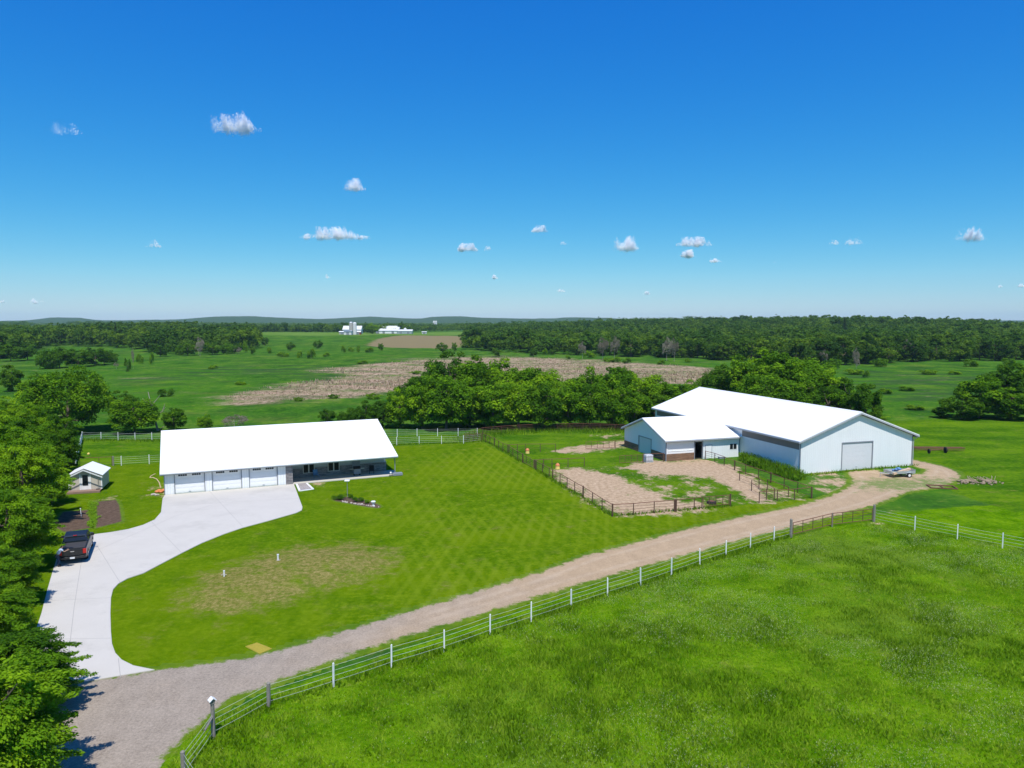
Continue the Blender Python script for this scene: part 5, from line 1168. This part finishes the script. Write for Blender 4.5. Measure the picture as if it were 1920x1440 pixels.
hgt = .10 + .23 * clump * (1 - .45 * np.clip(n3 * 2 - .8, 0, 1)); n4 = vnoise(xy[:, 0], xy[:, 1], .6, 14); tone = np.clip(.84 - .37 * clump + .5 * (n4 - .5) + .3 * (vnoise(xy[:, 0], xy[:, 1], 7, 15) - .5) + g_.normal(0, .15, len(xy)), 0, 1)
zt = .10 * (vnoise(xy[:, 0], xy[:, 1], 2.5, 3) - .5) + .22 * (vnoise(xy[:, 0], xy[:, 1], 9, 4) - .5)
v, f, t = blades(xy, 1.0, .035, g_, tone, .45, zt * np.clip(sdf(near_mead, xy[:, 0], xy[:, 1]) / 2, 0, 1) - .02)
v[2::3, 2] = v[0::3, 2] + (v[2::3, 2] - v[0::3, 2]) * hgt; v[2::3, :2] = v[0::3, :2] + (v[2::3, :2] - v[0::3, :2]) * np.repeat(hgt[:, None], 2, 1)
M['grassblade'] = leaf_mat('grass_blades', (0.066, 0.148, 0.002), (0.130, 0.240, 0.004), (0.245, 0.350, 0.020), 0.0)
o_ = link('meadow_grass', npmesh('meadow_grass', v, f, {'tone': t}), None, [M['grassblade']]); tag(o_, 'tall uneven meadow grass filling the right foreground', 'grass', kind='stuff')
# clover heads in the meadow
N_ = 60000; xy = g_.uniform(lo, hi, (N_ * 4, 2)); d2 = sdf(fg, xy[:, 0], xy[:, 1]); cl = vnoise(xy[:, 0], xy[:, 1], 6, 21) * .6 + vnoise(xy[:, 0], xy[:, 1], 1.7, 22) * .4
far_r = np.clip((xy[:, 0] + xy[:, 1] * .15 - 2) / 14, .10, 1)
keep = (d2 > 1.5) & (g_.random(len(xy)) < np.clip((cl - .44) * 5, 0, 1) * far_r) & (np.abs(xy[:, 0]) < xy[:, 1] * .78 + 6); xy = xy[keep][:N_]
v, f, t = blades(xy, .05, .017, g_, g_.uniform(.3, 1, len(xy)), .5, .17); M['clover'] = leaf_mat('clover_heads', (0.24, 0.31, 0.08), (0.36, 0.40, 0.17), (0.48, 0.48, 0.29), 0)
o_ = link('clover_flowers', npmesh('clover_flowers', v, f, {'tone': t}), None, [M['clover']]); tag(o_, 'pale clover heads speckling the meadow grass', 'flowers', kind='stuff')
# longer grass tufts under the fences
V, F, T = [], [], []; o = 0
for run, w in ((rp, .25), (c1, .2), (PP([(1003, 880), (1148, 968), (1370, 949)]), .2), (PP([(870, 828), (905, 815), (1021, 807.5), (1176, 810)]), 1.6), (PP([(154, 826), (330, 827)]), .8), (PP([(1500, 893), (1715, 872)]), .25), (PP([(722, 835), (905, 829)]), .2)):
    for a_, b_ in zip(run, run[1:]):
        L = math.dist(a_, b_); n = int(L * 26 * (1 + w)); tt = g_.random(n); xy = np.stack([a_[0] + (b_[0] - a_[0]) * tt + g_.normal(0, w, n), a_[1] + (b_[1] - a_[1]) * tt + g_.normal(0, w, n)], 1)
        v, f, t = blades(xy, .28 + w * .25, .05, g_, g_.uniform(0, .8, n), .4, -.02); V.append(v); F.append(f + o); o += len(v); T.append(t)
o_ = link('fence_grass', npmesh('fence_grass', np.concatenate(V), np.concatenate(F), {'tone': np.concatenate(T)}), None, [M['grassblade']]); tag(o_, 'uncut grass strips growing under the fences', 'grass', kind='stuff')
# reeds in the marsh
cand = np.random.default_rng(8); pts_ = []
px = cand.uniform(350, 1400, 60000); py = cand.uniform(666, 766, 60000) ; t_ = -(H) / (-SP + (720 - py) / FPX * CP)
xx = (px - 960) / FPX * t_; yy = (CP + (720 - py) / FPX * SP) * t_
X, Y = xx, yy
rd = multi([([(385, 758), (430, 738), (520, 718), (640, 706), (720, 688), (800, 680), (860, 676), (900, 700), (860, 720), (760, 730), (700, 745), (600, 750), (520, 752), (440, 768)], 1.0),
            ([(560, 694), (680, 682), (800, 672), (900, 667), (1000, 669), (1200, 679), (1360, 688), (1370, 706), (1330, 722), (1200, 716), (1000, 712), (800, 715), (700, 700), (600, 698)], 1.0)], 14)
nn = vnoise(X, Y, 11, 31) * .6 + vnoise(X, Y, 4, 32) * .4
nn = vnoise(X * .4, Y, 9, 31) * .6 + vnoise(X * .4, Y, 3, 32) * .4; kp = (rd > .55) & (nn > .47) & (cand.random(len(X)) < .35); xy = np.stack([X[kp], Y[kp]], 1)
v, f, t = blades(xy, .75, .22, cand, cand.uniform(0, 1, len(xy)), .18, -.4); M['reed'] = leaf_mat('dry_reeds', (0.24, 0.16, 0.11), (0.38, 0.26, 0.19), (0.52, 0.38, 0.29), 0)
o_ = link('dry_reeds', npmesh('dry_reeds', v, f, {'tone': t}), None, [M['reed']]); tag(o_, 'dry pinkish tan reeds standing in the marsh', 'reeds', kind='stuff')

# shrubs and small trees dotted over the marsh: (column, base row, top row, width, kind)
SH = [(310, 743, 727, 30, 'd'), (88, 690, 652, 38, 'd'), (112, 688, 646, 44, 'd'), (146, 687, 650, 46, 'd'), (178, 684, 648, 40, 'd'), (205, 678, 654, 30, 'd'), (20, 676, 640, 44, 'd'), (52, 674, 642, 40, 'd'), (300, 668, 644, 34, 'd'), (352, 666, 640, 36, 'd'), (398, 664, 640, 34, 'd'), (440, 662, 642, 28, 'd'), (1480, 694, 676, 30, 'b'), (1560, 690, 668, 34, 'b'), (1650, 686, 668, 30, 'b'), (1820, 686, 670, 30, 'b'), (1890, 684, 668, 28, 'b'), (1000, 668, 652, 20, 'd'), (930, 668, 650, 22, 'd'), (400, 690, 682, 20, 'b'), (450, 720, 712, 22, 'b'), (545, 657, 640, 16, 'd'), (505, 662, 648, 10, 'b'), (562, 670, 655, 12, 'b'), (584, 671, 650, 18, 'b'), (596, 654, 637, 18, 'd'), (644, 660, 645, 10, 'b'), (658, 659, 648, 11, 'b'), (672, 660, 645, 8, 'b'), (693, 660, 649, 18, 'b'), (714, 657, 642, 12, 'd'), (829, 661, 640, 22, 'd'),
      (852, 659, 640, 12, 'd'), (496, 650, 632, 16, 'd'), (530, 668, 657, 24, 'b'), (612, 668, 658, 14, 'b'), (680, 681, 673, 22, 'b'), (625, 747, 738, 22, 'b'), (700, 748, 736, 30, 'b'), (735, 752, 742, 24, 'b'), (1104, 670, 655, 24, 'b'), (1065, 672, 664, 12, 'b'), (1155, 678, 666, 22, 'b'), (1176, 680, 668, 18, 'b'),
      (1240, 682, 672, 16, 'b'), (1290, 678, 670, 14, 'b'), (1347, 695, 683, 14, 'd'), (1036, 664, 652, 12, 'd'), (1022, 664, 650, 10, 'b'), (240, 695, 668, 12, 'd'), (215, 680, 664, 14, 'd'), (262, 680, 660, 14, 'b'), (285, 682, 656, 9, 'b'), (218, 690, 678, 9, 's'), (250, 690, 650, 5, 's'), (135, 684, 660, 26, 'b'), (165, 681, 655, 40, 'd'), (195, 682, 652, 34, 'd'),
      (95, 690, 650, 36, 'd'), (340, 664, 645, 26, 'b'), (372, 664, 648, 18, 's'), (425, 663, 640, 26, 'b'), (448, 664, 650, 10, 's'), (460, 660, 636, 10, 'b'), (474, 664, 648, 12, 'd'), (1606, 692, 665, 12, 's'), (1624, 706, 690, 14, 'b'), (1740, 700, 690, 34, 'b'), (1700, 732, 722, 34, 'b'), (1660, 738, 726, 28, 'b'), (1715, 768, 758, 40, 'b'), (1790, 700, 692, 26, 'b'),
      (1650, 786, 776, 30, 'b'), (1600, 700, 688, 40, 'b'), (560, 752, 744, 20, 'b'), (780, 700, 692, 20, 'b'), (1138, 678, 668, 16, 'b'), (70, 745, 725, 30, 'd'), (150, 780, 762, 40, 'b')]
kindlab = {'b': ('marsh_shrub', 'green shrub'), 'd': ('marsh_tree', 'dark round small tree'), 's': ('bare_shrub', 'grey bare shrub')}
def where(px, py):
    side = 'far left' if px < 230 else 'left' if px < 480 else 'left middle' if px < 760 else 'middle' if px < 1000 else 'right middle' if px < 1400 else 'far right'
    return side
cnt = {}
SH.sort(key=lambda q: (q[4], where(q[0], 0), q[0]))
for px, base, top, w, kd in SH:
    sd = where(px, base); cnt[(kd, sd)] = cnt.get((kd, sd), 0) + 1; nm, kl = kindlab[kd]
    ml = {'b': bush_models[0], 'd': small_models[1] if base < 690 else bush_models[1], 's': scrub_model}[kd]
    mid(ml, px, base, top, w * 1.1, '%s in the %s of the marsh, %s from the left there' % (kl, sd, ORD[cnt[(kd, sd)] - 1]), nm, 'shrub' if kd != 'd' else 'tree', 'shrubs and small trees dotted over the marsh')

# ------------------------------------------------------------------ far woods
g = np.random.default_rng(77)
frontR = ([870, 960, 1080, 1300, 1500, 1600, 1700, 1920, 2500], [655, 662, 665, 671, 684, 684, 678, 675, 690])
frontL = ([-800, 0, 50, 100, 190, 250, 330, 400, 480], [680, 672, 662, 650, 652, 656, 664, 662, 655])
cands = []
d = 300.0
while d < 5200:
    step = 9.5 + max(0, d - 500) * (.012 if d < 1300 else .03); half = d * .80
    n = int(2 * half / (9.6 + max(0, d - 450) * .0042)); x = np.linspace(-half, half, n) + g.normal(0, 3.2, n); y = d + g.normal(0, step * .3, n)
    qx, qy = pixel(x, y, 0.0)
    okR = (qx > 872 + np.clip((d - 700) * .03, 0, 40)) & (qy < np.interp(qx, *frontR))
    okL = (qx < 482) & (qy < np.interp(qx, *frontL)) & ~((qx > 366) & (qy > 627) & (qy < 640)) & ~((qx > 60) & (qx < 128) & (qy > 613) & (qy < 622))
    okM = (qx >= 370) & (qx <= 900) & (qy < 630.5)
    okM &= ~((qx > 770) & (qy > 626))
    ok = (okR | okL | okM) & ~((qx > 1640) & (qx < 1870) & (qy < 613.5) & (qy > 611))
    if d > 1400: ok &= g.random(n) < .93
    cands += [(float(a), float(b)) for a, b in zip(x[ok], y[ok])]
    d += step
cands.sort(key=lambda q: q[1]); print('far trees', len(cands))
NI = 250
SECT = [(-999, 'cut off by the left picture edge'), (0, 'above the left tree row'), (110, 'above the big round tree'), (215, 'in line with the garden shed'), (300, 'above the left end of the house roof'), (400, 'left of the open field'), (860, 'beside the ploughed field right of the farm'),
        (960, 'above the peak of the central clump'), (1030, 'beyond the reeds, above the corral'), (1120, 'beyond the reeds, left of the stable'), (1200, 'above the stable wing'), (1300, 'above the left end of the big barn roof'), (1400, 'behind the clump by the big barn'), (1500, 'above the big barn roof'), (1600, 'above the front gable of the big barn'), (1700, 'right of the big barn'), (1800, 'above the clump at the right edge'), (1920, 'just outside the right picture edge')]
def far_label(px):
    s = [t for a, t in SECT if px >= a][-1]
    return ('woods on the left beyond the marsh' if px < 500 else 'woods on the right beyond the marsh'), 'far woodland tree %s' % s
for k, (x, y) in enumerate(cands[:NI]):
    px = pixel(x, y)[0]; gr, lb = far_label(px); h = g.uniform(7, 15.5) * (1.2 if px < 500 else 1)
    far_models[k % 4].place('woodland_tree', x, y, h, g.uniform(0, 6.28), lb, 'tree', gr, g.uniform(1.0, 1.35), -.5)
for px, base, top in ((180, 650, 622), (190, 648, 616), (216, 650, 608), (225, 652, 618), (172, 652, 626)):
    x, y = at_px(px, 590 + px * .2); con.place('conifer_tree', x, y, (20 - (top - HZ) / FPX * y), px, {172: 'lowest dark conifer, leftmost of the group in the left woods', 180: 'dark conifer second from left in the left woods', 190: 'middle dark conifer of the group in the left woods', 216: 'tallest dark conifer of the group in the left woods', 225: 'rightmost dark conifer of the group in the left woods'}[px], 'tree', 'conifers in the left woods', .9)
x, y = at_px(1584, 700); con.place('conifer_tree', x, y, 20 - (592 - HZ) / FPX * y - float(terr(x, y)), 0, 'dark conifer poking above the right woods at the horizon', 'tree', None, 1.0)
# the rest of the woods as one mass
base = []
for sd in range(4):
    gg = np.random.default_rng(90 + sd); c, r, t = crown_lobes(gg, 20, 4.6, 4.9, 5.2, (.2, .36), .25); base.append(leaves(c, r, t, 24, .72, gg, .85, .6))
rest = cands[NI:]
V, F, T = [], [], []; o = 0
for k, (x, y) in enumerate(rest):
    v, f, t = base[int(g.integers(4))]
    if y > 1100: sel = np.arange(len(f))[::2]; v = v.reshape(-1, 4, 3)[sel].reshape(-1, 3) ; t = t.reshape(-1, 4)[sel].ravel(); f = np.arange(len(v)).reshape(-1, 4)
    big = g.random() < .10; a = g.uniform(0, 6.28); s_ = g.uniform(1.3, 1.75) if big else g.uniform(.7, 1.35) * (1 + max(0, y - 900) * .00022); ca, sa = math.cos(a) * s_ * 1.12, math.sin(a) * s_ * 1.12
    s_ *= 1.2 if (x < -120 and y < 900) else 1
    V.append(np.stack([v[:, 0] * ca - v[:, 1] * sa + x, v[:, 0] * sa + v[:, 1] * ca + y, v[:, 2] * min(s_, 1.62) + gz(x, y) - .5], 1)); F.append(f + o); o += len(v)
    T.append(np.clip(t * .38 + (g.uniform(-.15, .1) if big else g.uniform(-.1, .5)) + .35 * float(vnoise(np.array([x]), np.array([y * .5]), 60, 71)[0]), 0, 1))
wm_ = npmesh('woods', np.concatenate(V), np.concatenate(F), {'tone': np.concatenate(T)}); print('woods faces', len(wm_.polygons))
tag(link('woods', wm_, None, [M['leaffar']]), 'dense green woods stretching back to the horizon', 'woods', kind='stuff')
# pale bare trees among the right woods
for k, (px, base_, top, w) in enumerate(((1092, 668, 640, 16), (1130, 670, 632, 26), (1152, 668, 630, 20), (1250, 672, 632, 22), (1264, 674, 634, 18), (1545, 680, 655, 16), (1605, 684, 652, 14), (375, 664, 632, 20), (1700, 672, 636, 20))):
    mid(scrub_model, px, base_ + 3, top, w, '%s pale bare tree from the left among the woods' % ORD[k], 'bare_tree', 'tree', 'pale bare trees in the woods')
# far hills
hx = np.arange(-6500, 6500, 55.0); hy = np.arange(4300, 7600, 90.0); XX, YY = np.meshgrid(hx, hy); nX = len(hx)
ppx, _ = pixel(XX.ravel(), YY.ravel()); ppx = ppx.reshape(XX.shape)
prof = np.interp(ppx, [-500, 0, 60, 90, 150, 180, 230, 340, 400, 470, 520, 600, 690, 740, 790, 810, 860, 900, 1000, 1080, 1150, 1250, 1300, 1360, 1400, 1500, 1700, 1900, 2400], [2, 2, 3, 8, 8, 3, 3, 5, 10, 11, 8, 5, 9, 7, 5, 9, 10, 7, 5, 8, 7, 3, 6, 5, 3, 3, 2, 3, 3])
zz = prof / FPX * 5600 * np.exp(-((YY - 5600) / 1000) ** 2) + 14 * np.exp(-((YY - 5600) / 1400) ** 2) + 16 * (vnoise(XX, YY, 500, 41) - .3) * (prof > 3) * .5 + g.uniform(0, 5, XX.shape)
zz *= np.clip((YY - 4300) / 400, 0, 1); i = np.arange(nX - 1); j = np.arange(len(hy) - 1); I, J = np.meshgrid(i, j); a = (J * nX + I).ravel()
hm = NT('wooded_hill', 1.0, 0); hm.color(hm.mix(hm.noise(hm.pos(), .02, 5), (0.018, 0.045, 0.012), (0.05, 0.095, 0.02))); hm.bump(hm.noise(hm.pos(), .06, 4), 1.0, 8.0)
tag(link('hills', npmesh('hills', np.stack([XX.ravel(), YY.ravel(), zz.ravel() - .5], 1), np.stack([a, a + 1, a + 1 + nX, a + nX], 1)), None, [hm.m]), 'low blue-green wooded hills along the horizon', kind='structure')

# ------------------------------------------------------------------ distant farm
def gable_building(name, px, base, wpx, depth_m, eave, ridge, label, roofm, wallm, rz=0, cat='barn', group=None, doors=1):
    x, y = P(px, base); w = wpx / FPX * y; b = empty(name, (x, y, gz(x, y)), rz, label, cat, group)
    mb = MB(); mb.box(0, w, 0, depth_m, 0, eave); mb.prismx([(0.05, eave), (depth_m - .05, eave), (depth_m / 2, ridge - .2)], .05, w - .05); mb.build('wall', wallm, b)
    mb = MB(); mb.slab([(-.5, -.6, eave - .1), (w + .5, -.6, eave - .1), (w + .5, depth_m / 2, ridge), (-.5, depth_m / 2, ridge)], .25); mb.slab([(-.5, depth_m / 2, ridge), (w + .5, depth_m / 2, ridge), (w + .5, depth_m + .6, eave - .1), (-.5, depth_m + .6, eave - .1)], .25); mb.build('roof', roofm, b)
    for k in range(doors):
        mb = MB(); x0 = w * (k + .5) / doors; mb.box(x0 - 1.6, x0 + 1.6, -.08, 0, 0, eave * .75); mb.build('door', M['trim'], b)
    return b
gable_building('white_barn', 643, 633.5, 34, 12, 5.0, 9.5, 'white barn with steep roof behind the twin silos', M['silo'], M['silo'], 0)
gable_building('lean_to', 636, 635, 12, 8, 3.0, 3.8, 'low open shed left of the twin silos', M['white'], M['silogrey'])
gable_building('silver_shed', 645, 635.5, 14, 7, 4.2, 5.0, 'pale shed in front of the silos', M['galv'], M['silo'])
gable_building('red_barn', 667, 634.6, 9, 6, 3.0, 4.5, 'small red barn right of the silos', M['silo'], M['barnred'])
for px, top, m_, lab in ((658.5, 610.5, 'silogrey', 'grey domed silo, left one of the pair'), (665.5, 611.5, 'silo', 'white domed silo, right one of the pair')):
    x, y = P(px, 634.8); hh = (634.8 - top) / (634.8 - HZ) * 20; r = 2.2
    b = empty('silo', (x, y, gz(x, y)), 0, lab, 'silo', 'twin silos of the far farm'); mb = MB(); mb.tube((0, 0, 0), (0, 0, hh - 1.6), r, r, 24); mb.build('tower', M[m_], b)
    mb = MB(); mb.ball((0, 0, hh - 1.7), r * 1.0, .75, 20, 10); mb.build('dome', M['galv'] if m_ == 'silogrey' else M['silo'], b, smooth=True)
gable_building('long_shed', 711, 632, 34, 16, 3.8, 6.2, 'left section of the long white farm shed', M['silo'], M['tank'], doors=2)
gable_building('long_shed', 744.5, 632, 28, 12, 3.8, 5.6, 'right section of the long white farm shed', M['silo'], M['galv'], doors=2)
gable_building('machine_hall', 714, 630.4, 34, 24, 5.0, 9.8, 'wide white hall behind the long farm shed', M['silo'], M['silo'])
gable_building('small_building', 705, 632, 5, 6, 4.0, 5.0, 'small white building at the left end of the long shed', M['silo'], M['silo'])
gable_building('field_shed', 791, 631.5, 8.5, 5, 2.6, 3.2, 'tiny white shed alone in the field right of the farm', M['silo'], M['silo'], cat='shed')
gable_building('far_building', 1856, 612.6, 22, 20, 6, 9, 'pale building among trees near the right horizon', M['silo'], M['silo'], cat='building')
x, y = P(757, 631); b = empty('round_bin', (x, y + 14, gz(x, y)), 0, 'small round grain bin with cone roof behind the long shed', 'bin'); mb = MB(); mb.tube((0, 0, 0), (0, 0, 5.6), 2.4, 2.4, 20); mb.build('drum', M['galv'], b); mb = MB(); mb.tube((0, 0, 5.6), (0, 0, 7.6), 2.5, .2, 20); mb.build('cone_roof', M['silo'], b)
for px in (813.5, 817.5):
    x, y = at_px(px, 2100); b = empty('silo', (x, y, 0), 0, 'tiny %s silo of the pair on the horizon right of the farm' % ('left' if px < 815 else 'right'), 'silo', 'pair of tiny silos on the horizon'); mb = MB(); mb.tube((0, 0, 0), (0, 0, 20.0), 3, 3, 16); mb.build('tower', M['silo'], b); mb = MB(); mb.ball((0, 0, 20), 3, .8, 16, 8); mb.build('dome', M['silo'], b, smooth=True)
x, y = P(699, 632.6); mid_models[0].place('willow_tree', x, y, 14, 0, 'bright round willow between the silos and the long shed', 'tree', None, 1.5)

# ------------------------------------------------------------------ clouds: swarms of tiny droplets sheets, real size, beyond the air
cm = NT('cloud', 1.0, 0); cm.color((.99, .98, .99)); tr2 = cm.n('ShaderNodeBsdfTranslucent'); tr2.inputs[0].default_value = (.99, .97, .99, 1)
mx = cm.n('ShaderNodeMixShader'); mx.inputs[0].default_value = .5; cm.l(cm.b.outputs[0], mx.inputs[1]); cm.l(tr2.outputs[0], mx.inputs[2]); cm.l(mx.outputs[0], cm.out.inputs[0])
CL = [(438, 236, 96, 40, 1.0, 'largest cloud, ragged and white, high on the left'), (665, 350, 36, 26, .9, 'small pointed cloud high left of the middle'), (625, 441, 118, 26, 1.0, 'long flat white cloud low left of the middle'), (288, 459, 26, 18, .9, 'small round cloud low on the left'),
      (877, 466, 44, 17, .9, 'small flat cloud just left of the middle'), (1013, 431, 30, 15, .8, 'small faint cloud just right of the middle'), (1174, 461, 42, 30, 1.0, 'two-humped cloud right of the middle'), (1302, 456, 62, 20, 1.0, 'upper wide cloud of the pair right of the middle'), (1292, 478, 34, 16, .95, 'lower cloud of the pair right of the middle'),
      (1340, 489, 24, 10, .6, 'tiny cloud below right of the cloud pair'), (1820, 443, 50, 28, 1.0, 'bright puffy cloud at the right edge'), (1604, 454, 34, 18, .55, 'faint cloud right, larger of two faint neighbours'), (1566, 455, 24, 12, .5, 'faint small cloud left of its larger faint neighbour'), (122, 244, 58, 24, .22, 'very faint wisp at the upper left'),
      (66, 565, 36, 15, .8, 'low cloud near the left horizon'), (188, 572, 22, 8, .6, 'tiny low cloud left above the woods'), (6, 566, 18, 7, .5, 'tiny low cloud touching the left picture edge'), (614, 519, 12, 9, .55, 'tiny cloud low above the farm'), (929, 520, 14, 8, .55, 'tiny cloud low in the middle'), (1052, 545, 16, 8, .45, 'tiny faint cloud low right of the middle'),
      (1213, 550, 12, 7, .4, 'tiny faint cloud low above the right woods'), (1876, 537, 20, 7, .5, 'tiny low cloud near the right edge'), (1914, 536, 14, 7, .5, 'tiny low cloud cut by the right edge'), (1057, 456, 14, 8, .25, 'faint speck of cloud right of the middle'), (915, 466, 14, 9, .3, 'faint fragment beside the flat middle cloud'), (1450, 491, 20, 7, .2, 'very faint wisp right')]
for k, (px, py, w, h, den, lab) in enumerate(CL):
    D = 9500.0; gc = np.random.default_rng(200 + k); u = D / FPX
    cx, cz = (px - 960) * u, H + (-(SP) + (720 - py) / FPX * CP) * D; cy = (CP + (720 - py) / FPX * SP) * D
    n0 = int(w * h * 150 * min(1, den + .2) * .30); X_ = gc.uniform(-1.15, 1.15, n0); Y_ = gc.uniform(-1, 1, n0); Z_ = gc.uniform(-1.2, 1.2, n0); o9 = k * 37.7
    fb = sum(vnoise((X_ + 3) * w / s9 + o9, (Z_ + 3) * h / s9 + Y_ * 2.0 * h / s9, 1.0, 300 + k) * a9 for s9, a9 in ((24, .50), (11, .30), (5, .20), (2.4, .12)))
    hump = sum(np.exp(-((X_ - hx_) / .38) ** 2) * hh_ for hx_, hh_ in zip(np.array([-.6, -.05, .45]) + gc.normal(0, .12, 3), gc.uniform(.55, 1.15, 3)))
    top = np.where(Z_ > -.25, (Z_ + .25) / (1.25 * np.clip(hump, .25, 1.2)), (-Z_ - .25) / .45)
    f_ = 1.05 - (np.abs(X_) ** 2.2 + np.abs(Y_) ** 2 * .8 + np.abs(top) ** 1.6) + (fb - .58) * 4.6
    kp_ = gc.random(n0) < np.clip(f_ * .55, 0, 1) ** 1.9 * den; X_, Y_, Z_ = X_[kp_], Y_[kp_], Z_[kp_]; n = len(X_)
    c = np.stack([cx + X_ * w * .5 * u, cy + Y_ * h * .6 * u, cz + Z_ * h * .5 * u], 1)
    nr = unit(n, gc) * .75 + np.array(S) * 1.0 + np.array([0, -.5, 0]); nr /= np.linalg.norm(nr, axis=1, keepdims=True); t1 = np.cross(nr, unit(n, gc)); t1 /= np.linalg.norm(t1, axis=1, keepdims=True) + 1e-9; t2 = np.cross(nr, t1); s_ = (u * .60 * gc.uniform(.5, 1.3, n))[:, None]
    v = np.stack([c + t1 * s_, c + t2 * s_, c - t1 * s_, c - t2 * s_], 1); ctr = np.array([cx, cy, cz]); v = v.reshape(-1, 3) - ctr
    o_ = link('cloud', npmesh('cloud', v, np.arange(4 * n).reshape(n, 4)), None, [cm.m]); o_.location = ctr; tag(o_, lab, 'cloud', 'small fair weather clouds')

# ------------------------------------------------------------------ air
hv = bpy.data.materials.new('air'); hv.use_nodes = True; t_ = hv.node_tree; t_.nodes.remove(t_.nodes['Principled BSDF'])
pv = t_.nodes.new('ShaderNodeVolumePrincipled'); pv.inputs['Color'].default_value = (.60, .86, 1.0, 1); pv.inputs['Density'].default_value = HAZE = 5.5e-5; pv.inputs['Anisotropy'].default_value = -0.35
t_.links.new(pv.outputs[0], t_.nodes['Material Output'].inputs['Volume'])
mb = MB(); mb.box(-8800, 8800, -300, 8600, -1.6, 105); tag(mb.build('haze', hv), 'thin blue summer haze over the far fields', 'haze', kind='stuff')
